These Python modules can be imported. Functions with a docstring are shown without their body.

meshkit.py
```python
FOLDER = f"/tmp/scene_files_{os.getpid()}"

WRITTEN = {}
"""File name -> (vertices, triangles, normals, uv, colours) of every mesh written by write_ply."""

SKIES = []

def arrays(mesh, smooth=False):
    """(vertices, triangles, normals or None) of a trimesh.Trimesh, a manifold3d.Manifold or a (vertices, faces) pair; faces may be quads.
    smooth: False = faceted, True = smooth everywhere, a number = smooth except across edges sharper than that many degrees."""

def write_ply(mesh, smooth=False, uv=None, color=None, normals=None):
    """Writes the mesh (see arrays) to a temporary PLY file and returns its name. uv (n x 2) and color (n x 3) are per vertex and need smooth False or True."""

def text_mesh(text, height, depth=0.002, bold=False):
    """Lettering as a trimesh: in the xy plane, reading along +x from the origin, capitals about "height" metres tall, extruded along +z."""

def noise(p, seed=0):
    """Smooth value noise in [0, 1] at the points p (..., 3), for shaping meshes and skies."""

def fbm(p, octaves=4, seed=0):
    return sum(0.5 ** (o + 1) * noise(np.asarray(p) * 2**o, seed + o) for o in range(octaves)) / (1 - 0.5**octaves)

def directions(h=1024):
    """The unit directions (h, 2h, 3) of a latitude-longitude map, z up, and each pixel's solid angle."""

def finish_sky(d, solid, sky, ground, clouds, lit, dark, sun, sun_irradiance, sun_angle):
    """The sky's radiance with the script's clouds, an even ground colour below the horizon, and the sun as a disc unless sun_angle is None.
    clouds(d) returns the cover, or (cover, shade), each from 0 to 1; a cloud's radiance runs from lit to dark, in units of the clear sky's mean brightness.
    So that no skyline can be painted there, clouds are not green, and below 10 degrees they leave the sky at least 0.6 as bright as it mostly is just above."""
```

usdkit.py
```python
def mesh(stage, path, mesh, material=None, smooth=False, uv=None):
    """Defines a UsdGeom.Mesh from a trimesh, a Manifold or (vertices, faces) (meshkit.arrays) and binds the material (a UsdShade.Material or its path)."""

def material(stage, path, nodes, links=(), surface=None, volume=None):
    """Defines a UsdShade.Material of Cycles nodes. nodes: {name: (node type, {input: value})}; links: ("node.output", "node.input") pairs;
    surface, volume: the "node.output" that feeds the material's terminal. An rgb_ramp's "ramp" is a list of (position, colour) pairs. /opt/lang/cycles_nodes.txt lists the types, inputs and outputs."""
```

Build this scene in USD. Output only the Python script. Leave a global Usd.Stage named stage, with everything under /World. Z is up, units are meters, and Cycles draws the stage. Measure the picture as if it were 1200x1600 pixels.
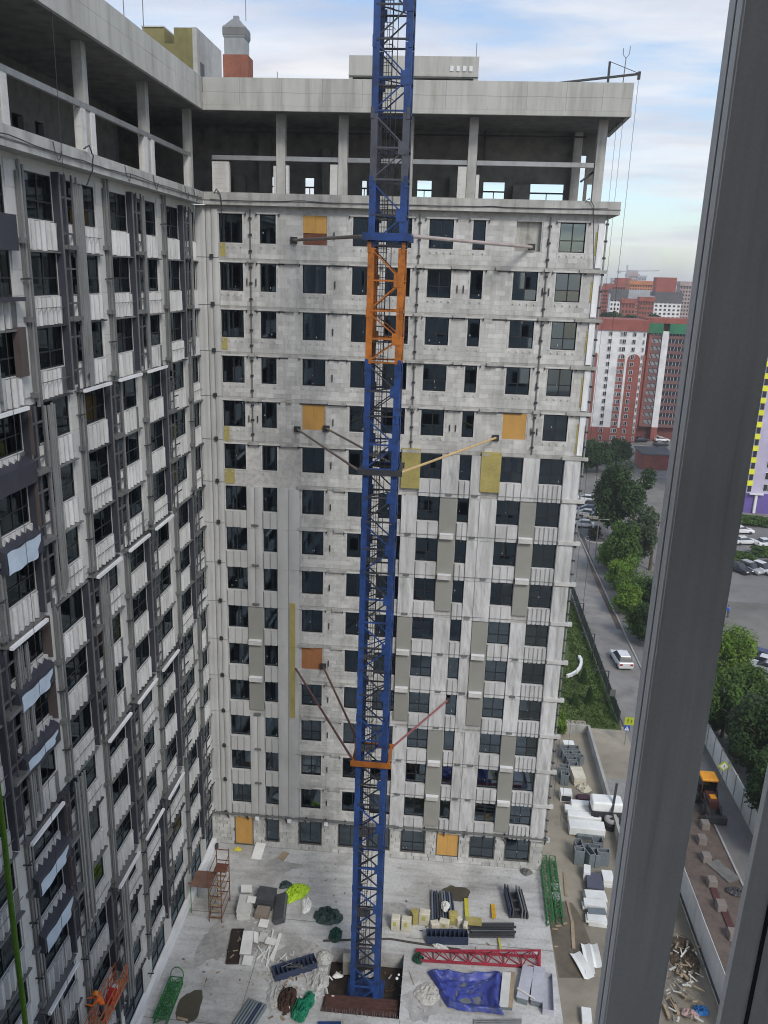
import math, random
import numpy as np, trimesh, manifold3d
import usdkit, meshkit
from pxr import Usd, UsdGeom, UsdLux, UsdShade, Gf, Sdf
R = random.Random(7)
NR = np.random.default_rng(7)
stage = Usd.Stage.CreateInMemory()
UsdGeom.SetStageUpAxis(stage, UsdGeom.Tokens.z)
UsdGeom.SetStageMetersPerUnit(stage, 1.0)
stage.SetDefaultPrim(UsdGeom.Xform.Define(stage, '/World').GetPrim())
UsdGeom.Scope.Define(stage, '/World/Looks')

# ---------------------------------------------------------------- camera, sky, sun, exposure
EYE = np.array([17.17, -54.46, 44.14]); YAW, PITCH, ROLL, FPX = .0791, .2807, .0323, 1275.1
def cam_axes():
    cy, sy = math.cos(YAW), math.sin(YAW)
    f = np.array([-sy*math.cos(PITCH), cy*math.cos(PITCH), -math.sin(PITCH)])
    r = np.array([cy, sy, 0.]); u = np.cross(r, f)
    return r*math.cos(ROLL)+u*math.sin(ROLL), -r*math.sin(ROLL)+u*math.cos(ROLL), f
CR, CU, CF = cam_axes()
cam = UsdGeom.Camera.Define(stage, '/World/camera')
m4 = Gf.Matrix4d(*[float(x) for x in (*CR, 0, *CU, 0, *(-CF), 0, *EYE, 1)])
cam.AddTransformOp().Set(m4)
cam.CreateFocalLengthAttr(25.0)
cam.CreateHorizontalApertureAttr(25.0*1200/FPX)
cam.CreateVerticalApertureAttr(25.0*1600/FPX)
cam.CreateClippingRangeAttr(Gf.Vec2f(0.05, 5000))
cam.CreateExposureAttr(1.98)
SUN_AZ, SUN_EL = math.radians(150), math.radians(43)   # rotation = atan2(x, y)
sd = np.array([math.sin(SUN_AZ)*math.cos(SUN_EL), math.cos(SUN_AZ)*math.cos(SUN_EL), math.sin(SUN_EL)])
dome = UsdLux.DomeLight.Define(stage, '/World/sky')
skym = usdkit.material(stage, '/World/Looks/sky', {
    'tc': ('texture_coordinate', {}),
    'sky': ('sky_texture', {'sky_type': 'single_scattering', 'sun_disc': False, 'sun_elevation': SUN_EL, 'sun_rotation': SUN_AZ, 'air_density': 1.0, 'aerosol_density': 1.5}),
    'sep': ('separate_xyz', {}),
    'zc': ('math', {'math_type': 'maximum', 'value2': 0.04}),
    'za': ('math', {'math_type': 'add', 'value2': 0.12}),
    'dx': ('math', {'math_type': 'divide'}), 'dy': ('math', {'math_type': 'divide'}),
    'cmb': ('combine_xyz', {'z': 0.3}),
    'mp': ('mapping', {'scale': (0.55, 1.25, 1), 'rotation': (0, 0, 0.35), 'location': (3.4, 1.2, 0)}),
    'n': ('noise_texture', {'scale': 1.1, 'detail': 9, 'roughness': 0.56, 'distortion': 0.25}),
    'cov': ('rgb_ramp', {'ramp': [(0.0, (0, 0, 0)), (0.43, (0.06,)*3), (0.53, (.66,)*3), (0.66, (1, 1, 1))]}),
    'n2': ('noise_texture', {'scale': 2.3, 'detail': 6, 'roughness': 0.55}),
    'ccol': ('rgb_ramp', {'ramp': [(0.3, (3.1, 3.2, 3.75)), (0.62, (5.0, 4.95, 5.1))]}),
    'mx': ('mix_color', {'use_clamp': False}),
    'tint': ('mix_color', {'blend_type': 'multiply', 'fac': 1.0, 'b': (.96, .965, .96)}),
    'bg': ('background_shader', {'strength': 0.05}),
}, [('tc.generated', 'sep.vector'), ('sep.z', 'zc.value1'), ('zc.value', 'za.value1'), ('sep.x', 'dx.value1'), ('za.value', 'dx.value2'), ('sep.y', 'dy.value1'), ('za.value', 'dy.value2'),
    ('dx.value', 'cmb.x'), ('dy.value', 'cmb.y'), ('cmb.vector', 'mp.vector'), ('mp.vector', 'n.vector'), ('mp.vector', 'n2.vector'),
    ('n.fac', 'cov.fac'), ('n2.fac', 'ccol.fac'), ('cov.color', 'mx.fac'), ('sky.color', 'mx.a'), ('ccol.color', 'mx.b'), ('mx.result', 'tint.a'), ('tint.result', 'bg.color')], surface='bg.background')
UsdShade.MaterialBindingAPI.Apply(dome.GetPrim()).Bind(skym)
dome.GetPrim().SetCustomDataByKey('label', 'pale blue sky with thin white clouds'); dome.GetPrim().SetCustomDataByKey('kind', 'structure'); dome.GetPrim().SetCustomDataByKey('category', 'sky')
sun = UsdLux.DistantLight.Define(stage, '/World/sun')
sun.CreateNormalizeAttr(True); sun.CreateIntensityAttr(0.13); sun.CreateAngleAttr(16.0); sun.CreateColorAttr(Gf.Vec3f(1, .96, .9))
zax = sd; xax = np.cross([0, 0, 1.], zax); xax /= np.linalg.norm(xax); yax = np.cross(zax, xax)
sun.AddTransformOp().Set(Gf.Matrix4d(*[float(x) for x in (*xax, 0, *yax, 0, *zax, 0, 0, 0, 60, 1)]))

# ---------------------------------------------------------------- helpers
def ray(px, py): return CF + CR*(px-600)/FPX + CU*(800-py)/FPX
def on(axis, val, px, py):
    d = ray(px, py); return EYE + d*(val-EYE[axis])/d[axis]
def G(px, py, z=0.0): return on(2, z, px, py)
class MB:
    def __init__(s): s.v, s.f, s.n = [], [], 0
    def add(s, v, f):
        v = np.asarray(v, float).reshape(-1, 3); f = np.asarray(f, int)
        if f.shape[1] == 4: f = np.vstack([f[:, [0, 1, 2]], f[:, [0, 2, 3]]])
        s.v.append(v); s.f.append(f+s.n); s.n += len(v); return s
    def tm(s, m): return s.add(np.array(m.vertices), np.array(m.faces))
    def box(s, x0, x1, y0, y1, z0, z1):
        v = [(x, y, z) for x in (x0, x1) for y in (y0, y1) for z in (z0, z1)]
        return s.add(v, [(0, 1, 3, 2), (4, 6, 7, 5), (0, 4, 5, 1), (2, 3, 7, 6), (0, 2, 6, 4), (1, 5, 7, 3)])
    def obox(s, c, size, rz=0.0, rx=0.0, ry=0.0):
        v = np.array([(x, y, z) for x in (-.5, .5) for y in (-.5, .5) for z in (-.5, .5)])*np.asarray(size)
        M = trimesh.transformations.euler_matrix(rx, ry, rz)[:3, :3]
        return s.add(v@M.T+np.asarray(c), [(0, 1, 3, 2), (4, 6, 7, 5), (0, 4, 5, 1), (2, 3, 7, 6), (0, 2, 6, 4), (1, 5, 7, 3)])
    def bar(s, p, q, w=.06, h=None):
        p, q = np.asarray(p, float), np.asarray(q, float); h = h or w
        d = q-p; L = np.linalg.norm(d); d = d/L
        a = np.cross(d, (0, 0, 1.)) if abs(d[2]) < .97 else np.cross(d, (0, 1., 0)); a /= np.linalg.norm(a); b = np.cross(d, a)
        v = [e+a*i*w/2+b*j*h/2 for e in (p, q) for i in (-1, 1) for j in (-1, 1)]
        return s.add(v, [(0, 1, 3, 2), (4, 6, 7, 5), (0, 4, 5, 1), (2, 3, 7, 6), (0, 2, 6, 4), (1, 5, 7, 3)])
    def tube(s, pts, r, n=8, r2=None):
        pts = np.asarray(pts, float); k = len(pts); rings = []
        rad = np.linspace(r, r if r2 is None else r2, k)
        for i in range(k):
            d = pts[min(i+1, k-1)]-pts[max(i-1, 0)]; d /= np.linalg.norm(d)
            a = np.cross(d, (0.31, .17, 1.)) if abs(d[2]) < .9 else np.cross(d, (0, 1., 0.1)); a /= np.linalg.norm(a); b = np.cross(d, a)
            t = np.arange(n)*2*np.pi/n
            rings.append(pts[i]+rad[i]*(np.cos(t)[:, None]*a+np.sin(t)[:, None]*b))
        v = np.vstack(rings+[pts[:1], pts[-1:]]); f = []
        for i in range(k-1):
            for j in range(n):
                j2 = (j+1) % n; a_, b_, c_, d_ = i*n+j, i*n+j2, (i+1)*n+j2, (i+1)*n+j
                f += [(a_, b_, c_), (a_, c_, d_)]
        for j in range(n):
            f += [(k*n, (j+1) % n, j), (k*n+1, (k-1)*n+j, (k-1)*n+(j+1) % n)]
        return s.add(v, f)
    def quad(s, a, b, c, d): return s.add([a, b, c, d], [(0, 1, 2, 3)])
    def poly(s, pts, z0, z1):
        from shapely.geometry import Polygon
        pg = Polygon([tuple(p[:2]) for p in pts]).buffer(0)
        m = trimesh.creation.extrude_polygon(pg, z1-z0, engine='earcut'); m.apply_translation((0, 0, z0)); return s.tm(m)
    def sheet(s, fn, nu, nv):
        u, v = np.meshgrid(np.linspace(0, 1, nu+1), np.linspace(0, 1, nv+1), indexing='ij')
        P = fn(u.ravel(), v.ravel()); idx = np.arange((nu+1)*(nv+1)).reshape(nu+1, nv+1)
        f = np.stack([idx[:-1, :-1], idx[1:, :-1], idx[1:, 1:], idx[:-1, 1:]], -1).reshape(-1, 4)
        return s.add(P, f)
    def out(s, off): return np.vstack(s.v)-off, np.vstack(s.f)
OFF, COUNT = {}, {}
def uniq(parent, name):
    k = COUNT.get((parent, name), 0); COUNT[(parent, name)] = k+1
    return f'{parent}/{name}' + (f'_{k:03d}' if k else '')
def tag(p, **kw):
    for k, v in kw.items():
        if v: p.SetCustomDataByKey(k, v)
def thing(name, label, cat, loc=(0, 0, 0), rz=0.0, group=None, local=False):
    path = uniq('/World', name); x = UsdGeom.Xform.Define(stage, path)
    x.AddTranslateOp().Set(Gf.Vec3d(*map(float, loc)))
    if rz: x.AddRotateZOp().Set(math.degrees(rz))
    OFF[path] = np.zeros(3) if local else np.asarray(loc, float)
    tag(x.GetPrim(), label=label, category=cat, group=group); return path
def part(parent, name, mb, mat, smooth=False, label=None, kind=None):
    path = uniq(parent, name)
    off = OFF[parent]; OFF[path] = off
    p = usdkit.mesh(stage, path, mb.out(off), mat, smooth=smooth)
    tag(p.GetPrim(), label=label, kind=kind); return path
def single(name, mb, mat, label, cat=None, loc=(0, 0, 0), smooth=False, kind=None, group=None):
    path = uniq('/World', name)
    p = usdkit.mesh(stage, path, mb.out(np.asarray(loc, float)), mat, smooth=smooth)
    if any(loc): p.AddTranslateOp().Set(Gf.Vec3d(*map(float, loc)))
    tag(p.GetPrim(), label=label, category=cat, kind=kind, group=group); return path
def struct(name, mb, mat, label=None, smooth=False, kind='structure'):
    return single(name, mb, mat, label, smooth=smooth, kind=kind)
def dup(src, loc, rz, label, group=None, scale=None):
    sp = stage.GetPrimAtPath(src); was = sp.GetCustomData()
    base = src.rsplit('/', 1)[1]
    if base[-4:-3] == '_' and base[-3:].isdigit(): base = base[:-4]
    path = uniq('/World', base); x = UsdGeom.Xform.Define(stage, path)
    x.GetPrim().GetReferences().AddInternalReference(src)
    x.ClearXformOpOrder()
    x.AddTranslateOp(opSuffix='at').Set(Gf.Vec3d(*map(float, loc))); x.AddRotateZOp(opSuffix='turn').Set(math.degrees(rz))
    if scale: x.AddScaleOp(opSuffix='size').Set(Gf.Vec3f(*scale))
    tag(x.GetPrim(), label=label, category=was.get('category'), group=group or was.get('group'))
    x.GetPrim().SetInstanceable(True); return path
MATS = {}
def M(name, c, rough=.75, metal=0.0, var=.18, scale=1.5, zs=1.0, big=.12, isl=0.0, bump=0.0, bscale=25, tint=None, spec=.35, streak=0.0):
    c = np.asarray(c, float); t = np.asarray(tint if tint is not None else c*(1-var))
    hi = c*(1+var*.7)
    nodes = {'g': ('geometry', {}), 'mp': ('mapping', {'scale': (1, 1, zs)}),
             'n': ('noise_texture', {'scale': scale, 'detail': 7, 'roughness': .62}),
             'r': ('rgb_ramp', {'ramp': [(.28, tuple(t)), (.5, tuple(c)), (.75, tuple(hi))]}),
             'n2': ('noise_texture', {'scale': scale*.13, 'detail': 4, 'roughness': .6}),
             'r2': ('rgb_ramp', {'ramp': [(.3, (1-big*1.6,)*3), (.7, (1+big,)*3)]}),
             'm': ('mix_color', {'blend_type': 'multiply', 'fac': 1.0, 'use_clamp': False}),
             'p': ('principled_bsdf', {'roughness': rough, 'metallic': metal, 'specular_ior_level': spec})}
    links = [('g.position', 'mp.vector'), ('mp.vector', 'n.vector'), ('g.position', 'n2.vector'), ('n.fac', 'r.fac'), ('n2.fac', 'r2.fac'), ('r.color', 'm.a'), ('r2.color', 'm.b')]
    last = 'm.result'
    if isl:
        nodes['ir'] = ('map_range', {'from_min': 0., 'from_max': 1., 'to_min': 1-isl, 'to_max': 1+isl*.6})
        nodes['ic'] = ('combine_xyz', {}); nodes['m3'] = ('mix_color', {'blend_type': 'multiply', 'fac': 1.0, 'use_clamp': False})
        links += [('g.random_per_island', 'ir.value'), ('ir.result', 'ic.x'), ('ir.result', 'ic.y'), ('ir.result', 'ic.z'), (last, 'm3.a'), ('ic.vector', 'm3.b')]
        last = 'm3.result'
    if streak:
        nodes['sm'] = ('mapping', {'scale': (1.1, 1.1, .09)}); nodes['sn'] = ('noise_texture', {'scale': 1.6, 'detail': 6, 'roughness': .65})
        nodes['sr'] = ('rgb_ramp', {'ramp': [(.30, (1-streak, 1-streak, 1-streak*1.08)), (.55, (1, 1, 1))]}); nodes['ms'] = ('mix_color', {'blend_type': 'multiply', 'fac': 1.0, 'use_clamp': False})
        links += [('g.position', 'sm.vector'), ('sm.vector', 'sn.vector'), ('sn.fac', 'sr.fac'), (last, 'ms.a'), ('sr.color', 'ms.b')]; last = 'ms.result'
    links.append((last, 'p.base_color'))
    if bump:
        nodes['bn'] = ('noise_texture', {'scale': bscale, 'detail': 5, 'roughness': .6}); nodes['b'] = ('bump', {'strength': 1.0, 'distance': bump, 'height': 1.0})
        links += [('mp.vector', 'bn.vector'), ('bn.fac', 'b.height'), ('b.normal', 'p.normal')]
    MATS[name] = usdkit.material(stage, '/World/Looks/'+name, nodes, links, surface='p.BSDF'); return MATS[name]
def V(a): return np.asarray(a, float)

concrete = M('concrete', (.40, .40, .38), .85, var=.22, scale=1.2, bump=.004, tint=(.30, .30, .28), streak=.35)
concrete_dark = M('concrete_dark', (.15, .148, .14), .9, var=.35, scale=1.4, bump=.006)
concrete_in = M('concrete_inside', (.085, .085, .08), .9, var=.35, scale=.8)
parapet_m = M('parapet_concrete', (.43, .43, .40), .85, var=.14, scale=.9, zs=.25, big=.1, isl=.05, bump=.003, streak=.3)
slab_m = MATS['courtyard_concrete'] = usdkit.material(stage, '/World/Looks/courtyard_concrete', {
    'g': ('geometry', {}), 'n1': ('noise_texture', {'scale': .22, 'detail': 9, 'roughness': .62, 'distortion': .6}), 'r1': ('rgb_ramp', {'ramp': [(.30, (.25, .245, .23)), (.44, (.39, .388, .375)), (.56, (.49, .495, .485)), (.72, (.55, .555, .545))]}),
    'n2': ('noise_texture', {'scale': 5.0, 'detail': 8, 'roughness': .7}), 'r2': ('rgb_ramp', {'ramp': [(.30, (.74, .73, .71)), (.5, (.98,)*3), (.75, (1.1,)*3)]}),
    'mp': ('mapping', {'scale': (.25, 1.6, 1), 'rotation': (0, 0, .35)}), 'n3': ('noise_texture', {'scale': 1.1, 'detail': 6, 'roughness': .6}), 'r3': ('rgb_ramp', {'ramp': [(.32, (.80, .79, .77)), (.55, (1.03,)*3)]}),
    'v': ('voronoi_texture', {'scale': .9, 'randomness': 1.0}), 'r4': ('rgb_ramp', {'ramp': [(.05, (.62, .60, .56)), (.16, (1, 1, 1))]}),
    'm1': ('mix_color', {'blend_type': 'multiply', 'fac': 1.0, 'use_clamp': False}), 'm2': ('mix_color', {'blend_type': 'multiply', 'fac': 1.0, 'use_clamp': False}), 'm3': ('mix_color', {'blend_type': 'multiply', 'fac': .7, 'use_clamp': False}),
    'rr': ('map_range', {'from_min': .3, 'from_max': .6, 'to_min': .45, 'to_max': .85}), 'b': ('bump', {'distance': .006}), 'p': ('principled_bsdf', {'specular_ior_level': .4})},
    [('g.position', 'n1.vector'), ('g.position', 'n2.vector'), ('g.position', 'mp.vector'), ('mp.vector', 'n3.vector'), ('n1.fac', 'r1.fac'), ('n2.fac', 'r2.fac'), ('n3.fac', 'r3.fac'), ('g.position', 'v.vector'), ('v.distance', 'r4.fac'),
     ('r1.color', 'm1.a'), ('r2.color', 'm1.b'), ('m1.result', 'm2.a'), ('r3.color', 'm2.b'), ('m2.result', 'm3.a'), ('r4.color', 'm3.b'), ('m3.result', 'p.base_color'), ('n1.fac', 'rr.value'), ('rr.result', 'p.roughness'), ('n2.fac', 'b.height'), ('b.normal', 'p.normal')], surface='p.BSDF')
block_m = M('aerated_block', (.56, .56, .54), .9, var=.14, scale=2.2, big=.16, isl=.13, bump=.004, streak=.26)
block_m2 = M('aerated_block_grey', (.47, .47, .455), .9, var=.14, scale=2.2, big=.14, isl=.10, bump=.004, streak=.22)
block_m3 = M('aerated_block_pale', (.60, .60, .58), .9, var=.10, scale=2.2, big=.12, isl=.08, bump=.004, streak=.22)
joint_m = M('mortar', (.44, .435, .42), .95, var=.3, scale=3)
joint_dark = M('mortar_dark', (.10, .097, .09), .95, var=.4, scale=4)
membrane_m = M('white_membrane', (.55, .555, .555), .4, var=.12, scale=2.0, zs=.35, big=.1, isl=.06, bump=.045, bscale=3.2, streak=.25)
membrane_g = M('grey_membrane', (.46, .465, .455), .6, var=.10, scale=1.5, zs=.3, big=.1, isl=.05, bump=.006, bscale=4)
pier_m = M('pier_board', (.50, .50, .475), .8, var=.10, scale=1.6, big=.1, isl=.05, bump=.003)
taupe_m = M('fibre_cement', (.26, .26, .235), .75, var=.06, scale=.9, big=.06, isl=.04)
olive_m = M('olive_render', (.20, .185, .085), .9, var=.12, scale=2, streak=.2)
wool_m = M('mineral_wool', (.36, .31, .11), .95, var=.15, scale=5, isl=.05, bump=.01)
plywood_m = M('plywood', (.56, .32, .09), .7, var=.15, scale=1.4, zs=.3, isl=.1)
plywood_red = M('osb_red', (.36, .15, .06), .7, var=.2, scale=1.6, zs=.3)
frame_m = M('window_frame', (.018, .019, .022), .5, var=.1, scale=3)
trim_m = M('pale_flashing', (.50, .50, .48), .6, var=.15, scale=3)
darkmetal = M('dark_metal', (.045, .047, .052), .5, metal=.2, var=.2, scale=3)
navy_m = M('navy_cladding', (.042, .044, .058), .5, var=.12, scale=1.5, isl=.1)
brown_m = M('brown_cladding', (.085, .068, .065), .55, var=.12, scale=1.5)
galv = M('galvanised_steel', (.36, .37, .37), .45, metal=.55, var=.2, scale=2.2, zs=.3, isl=.12)
galv_dk = M('weathered_steel', (.22, .225, .22), .55, metal=.45, var=.25, scale=2.2, zs=.3, isl=.15)
white_metal = M('white_metal', (.74, .75, .76), .45, var=.06, scale=2, isl=.05)
film_m = M('blue_film', (.44, .53, .62), .3, var=.1, scale=2, bump=.006, bscale=5)
crane_blue = M('crane_blue', (.021, .066, .235), .55, var=.45, scale=3.5, big=.3, isl=.25, tint=(.03, .04, .075))
crane_orange = M('crane_orange', (.46, .15, .02), .55, var=.35, scale=3.5, big=.25, isl=.2, tint=(.24, .085, .03))
crane_grey = M('crane_grey', (.06, .065, .08), .6, var=.3, scale=2.5)
dark_rod = M('dark_rod', (.035, .037, .045), .6, var=.2, scale=3)
rust_m = M('rust', (.16, .065, .04), .85, var=.35, scale=4)
red_m = M('red_paint', (.30, .03, .05), .5, var=.25, scale=3)
brick_m = M('chimney_brick', (.30, .12, .08), .85, var=.2, scale=5, isl=.15)
wood_m = M('timber', (.38, .30, .20), .8, var=.25, scale=4, isl=.15)
rope_m = M('green_rope_fibre', (.09, .19, .02), .9, var=.4, scale=60, bump=.004, bscale=150)
def glass_mat(name, ior, tint, fmin=0.0):
    MATS[name] = usdkit.material(stage, '/World/Looks/'+name, {
        'fr': ('fresnel', {'IOR': ior}), 'fa': ('math', {'math_type': 'add', 'value2': fmin, 'use_clamp': True}), 't': ('transparent_bsdf', {'color': tint}), 'g': ('glossy_bsdf', {'color': (.68, .86, 1.0), 'roughness': .03}), 'mx': ('mix_closure', {})},
        [('fr.fac', 'fa.value1'), ('fa.value', 'mx.fac'), ('t.BSDF', 'mx.closure1'), ('g.BSDF', 'mx.closure2')], surface='mx.closure')
    return MATS[name]
glass_left = glass_mat('left_wing_glass', 1.45, (.30, .33, .33), .0)
glass_m = glass_mat('window_glass', 1.5, (.30, .33, .33), .14)
# ---------------------------------------------------------------- terrain and paving
gm = M('ground_soil', (.17, .165, .15), .95, var=.25, scale=.3, big=.2, bump=.01, bscale=6)
asphalt = M('asphalt', (.17, .168, .165), .9, var=.12, scale=.7, big=.18, bump=.002, bscale=40)
asphalt_lt = M('asphalt_pale', (.23, .225, .215), .9, var=.25, scale=.6, big=.25)
sand_m = M('sandy_ground', (.27, .245, .195), .95, var=.25, scale=.5, big=.25, bump=.01, bscale=8)
gravel_m = M('gravel', (.25, .25, .235), .95, var=.3, scale=9, big=.12, bump=.02, bscale=20)
mud_m = M('wet_mud', (.13, .11, .08), .55, var=.3, scale=1.2, big=.2, bump=.01, bscale=8)
wet_m = M('wet_patch', (.075, .068, .048), .5, var=.2, scale=3)
lawn_m = M('lawn_soil', (.075, .115, .03), .95, var=.35, scale=1.2, big=.3, bump=.03, bscale=10)
kerb_m = M('kerb_stone', (.36, .35, .33), .85, var=.15, scale=3)
brownstrip = M('dug_soil', (.115, .09, .075), .95, var=.3, scale=2, bump=.02, bscale=8)
PX0, PX1, PY0, PY1 = 11.0, 15.95, -14.55, -9.5
b = MB()
def gfn(u, v):
    x = -1200+u*2600; y = -300+v*3300
    z = np.full_like(x, -.5)+np.maximum(0, y-260)*.028*np.minimum(1, np.maximum(0, y-260)/500)
    return np.stack([x, y, np.minimum(z, 34)], 1)
b.sheet(gfn, 140, 180); vv, ff = np.vstack(b.v), np.vstack(b.f)
gx = np.array([-1200+2600*i/140 for i in range(141)]); x0g, x1g = gx[gx < PX0-1].max(), gx[gx > PX1+1].min(); gy = np.array([-300+3300*i/180 for i in range(181)]); y0g, y1g = gy[gy < PY0-1].max(), gy[gy > PY1+1].min()
cf_ = vv[ff].mean(1); hole = (cf_[:, 0] > x0g) & (cf_[:, 0] < x1g) & (cf_[:, 1] > y0g) & (cf_[:, 1] < y1g)
b = MB().add(vv, ff[~hole])
for q in ((x0g, PX0-.5, y0g, y1g), (PX1+.5, x1g, y0g, y1g), (PX0-.5, PX1+.5, y0g, PY0-.5), (PX0-.5, PX1+.5, PY1+.5, y1g)): b.quad((q[0], q[2], -.5), (q[1], q[2], -.5), (q[1], q[3], -.5), (q[0], q[3], -.5))
struct('ground', b, gm, 'grey brown ground beyond the site')
b = MB(); b.box(0, 26.12, -54, 0, -.9, 0.0)
# the slab is cast round the crane pit
b = MB()
for x0, x1, y0, y1 in ((0.02, PX0, -53.9, -.02), (PX1, 26.12, -53.9, -.02), (PX0, PX1, -53.9, PY0), (PX0, PX1, PY1, -.02)):
    b.box(x0, x1, y0, y1, -1.2, 0.0)
struct('courtyard_slab', b, slab_m, 'pale concrete slab of the courtyard')
b = MB()
for yy in (-7.35, -16.2):
    b.box(.3, 10.9 if yy > -14 else 26, yy-.02, yy+.02, .001, .005)
b.box(16.0, 26.1, -8.02, -7.98, .001, .005); b.box(16.0, 16.03, -30, -14.6, .001, .005); b.box(6.1, 6.14, -40, -8, .001, .005)
struct('slab_joint', b, concrete_dark, 'dark joints in the courtyard slab')
b = MB(); b.box(PX0-.6, PX1+.6, PY0-.6, PY1+.6, -1.35, -1.25); struct('pit_floor', b, M('pit_mud', (.035, .026, .02), .8, var=.5, scale=2, bump=.02, bscale=6), 'dark muddy floor of the crane pit')
def blob(cx, cy, rx, ry, z0, z1, seed, n=40, rot=0.0, rough=.25):
    t = np.arange(n)*2*np.pi/n
    r = 1+rough*(meshkit.fbm(np.stack([np.cos(t)*1.6+seed*7.3, np.sin(t)*1.6, np.full(n, seed*3.1)], 1), 3, seed)-.5)*2
    x, y = rx*r*np.cos(t), ry*r*np.sin(t)
    return [(cx+a*math.cos(rot)-c*math.sin(rot), cy+a*math.sin(rot)+c*math.cos(rot)) for a, c in zip(x, y)]
for i, (px, py, rx, ry) in enumerate(((712, 1396, 1.05, .8), (297, 1572, .75, 1.25))):
    p = G(px, py); b = MB(); b.poly(blob(p[0], p[1], rx, ry, 0, 0, 3+i, rough=.4), -.002, .004)
    struct('wet_patch', b, wet_m, ['dark wet patch behind the bundle of grey pipes', 'dark wet patch beside the green hoist frame'][i])
stain_m = M('slab_stain', (.36, .355, .34), .75, var=.3, scale=2.5, big=.2)
for i, (px, py, rx, ry, lab) in enumerate(((430, 1352, 1.6, .8, 'broad dark stain on the slab near the foot of the back wing'), (600, 1420, 1.4, .7, 'dark stain on the slab behind the wool packs'), (330, 1470, 1.0, 1.8, 'long dark stain between the stair tower and the left wing'), (740, 1495, 2.2, .4, 'dirt stain along the red jib'), (470, 1500, 1.8, 1.6, 'dusty stain round the left blue crate'), (655, 1570, 1.0, 1.2, 'dusty stain round the pale sandy heap'), (390, 1450, 2.0, 2.6, 'dirt stain under the material heap'))):
    p = G(px, py); b = MB(); b.poly(blob(p[0], p[1], rx, ry, 0, 0, 20+i, rough=.7, n=60), -.002, .0025+.0002*i); struct('stain', b, stain_m, lab)
def strip(name, pts, z, mat, label): b = MB(); b.poly(pts, z-.3, z); struct(name, b, mat, label)
strip('side_yard', [(26.14, -54), (33.0, -54), (33.0, 24), (26.14, 24)], -.30, sand_m, 'sandy concrete yard beside the building')
strip('wet_ground', [(26.25, -2.6), (28.1, -2.9), (28.5, -4), (28.9, -6.5), (28.8, -8.6), (28.2, -9.7), (26.3, -9.9), (26.2, -6)], -.292, mud_m, 'brown wet ground beside the slab edge')
strip('gravel_area', [(33.3, 4), (40, 6), (40, 22.5), (33.3, 22.5)], -.42, gravel_m, 'grey gravel behind the low wall')
strip('bare_soil', [(33.3, 14), (37, 14), (37.5, 23.5), (33.3, 23.5)], -.41, sand_m, 'pale bare soil at the end of the lawn')
strip('road', [(37.2, -40), (41.6, -40), (41.5, 40), (41.2, 60), (42, 92), (43, 130), (45, 185), (35.5, 185), (36.2, 90), (36.6, 40), (37.0, 22)], -.40, asphalt_lt, 'pale grey asphalt road')
strip('pavement', [(41.75, -40), (43.6, -40), (44.0, 40), (44.2, 62), (45.0, 105), (47.5, 150), (45.2, 150), (43.2, 105), (42.0, 80), (41.7, 50)], -.36, asphalt, 'grey pavement along the road')
strip('drain_strip', [(40.9, 49), (41.5, 49), (41.4, 60), (42.3, 92), (41.7, 92), (40.8, 66)], -.392, brownstrip, 'dark brown dug strip along the road')
strip('lawn', [(27, 22.8), (36.6, 22.8), (36.2, 60), (27, 60)], -.40, lawn_m, 'green lawn beside the building')
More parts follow.
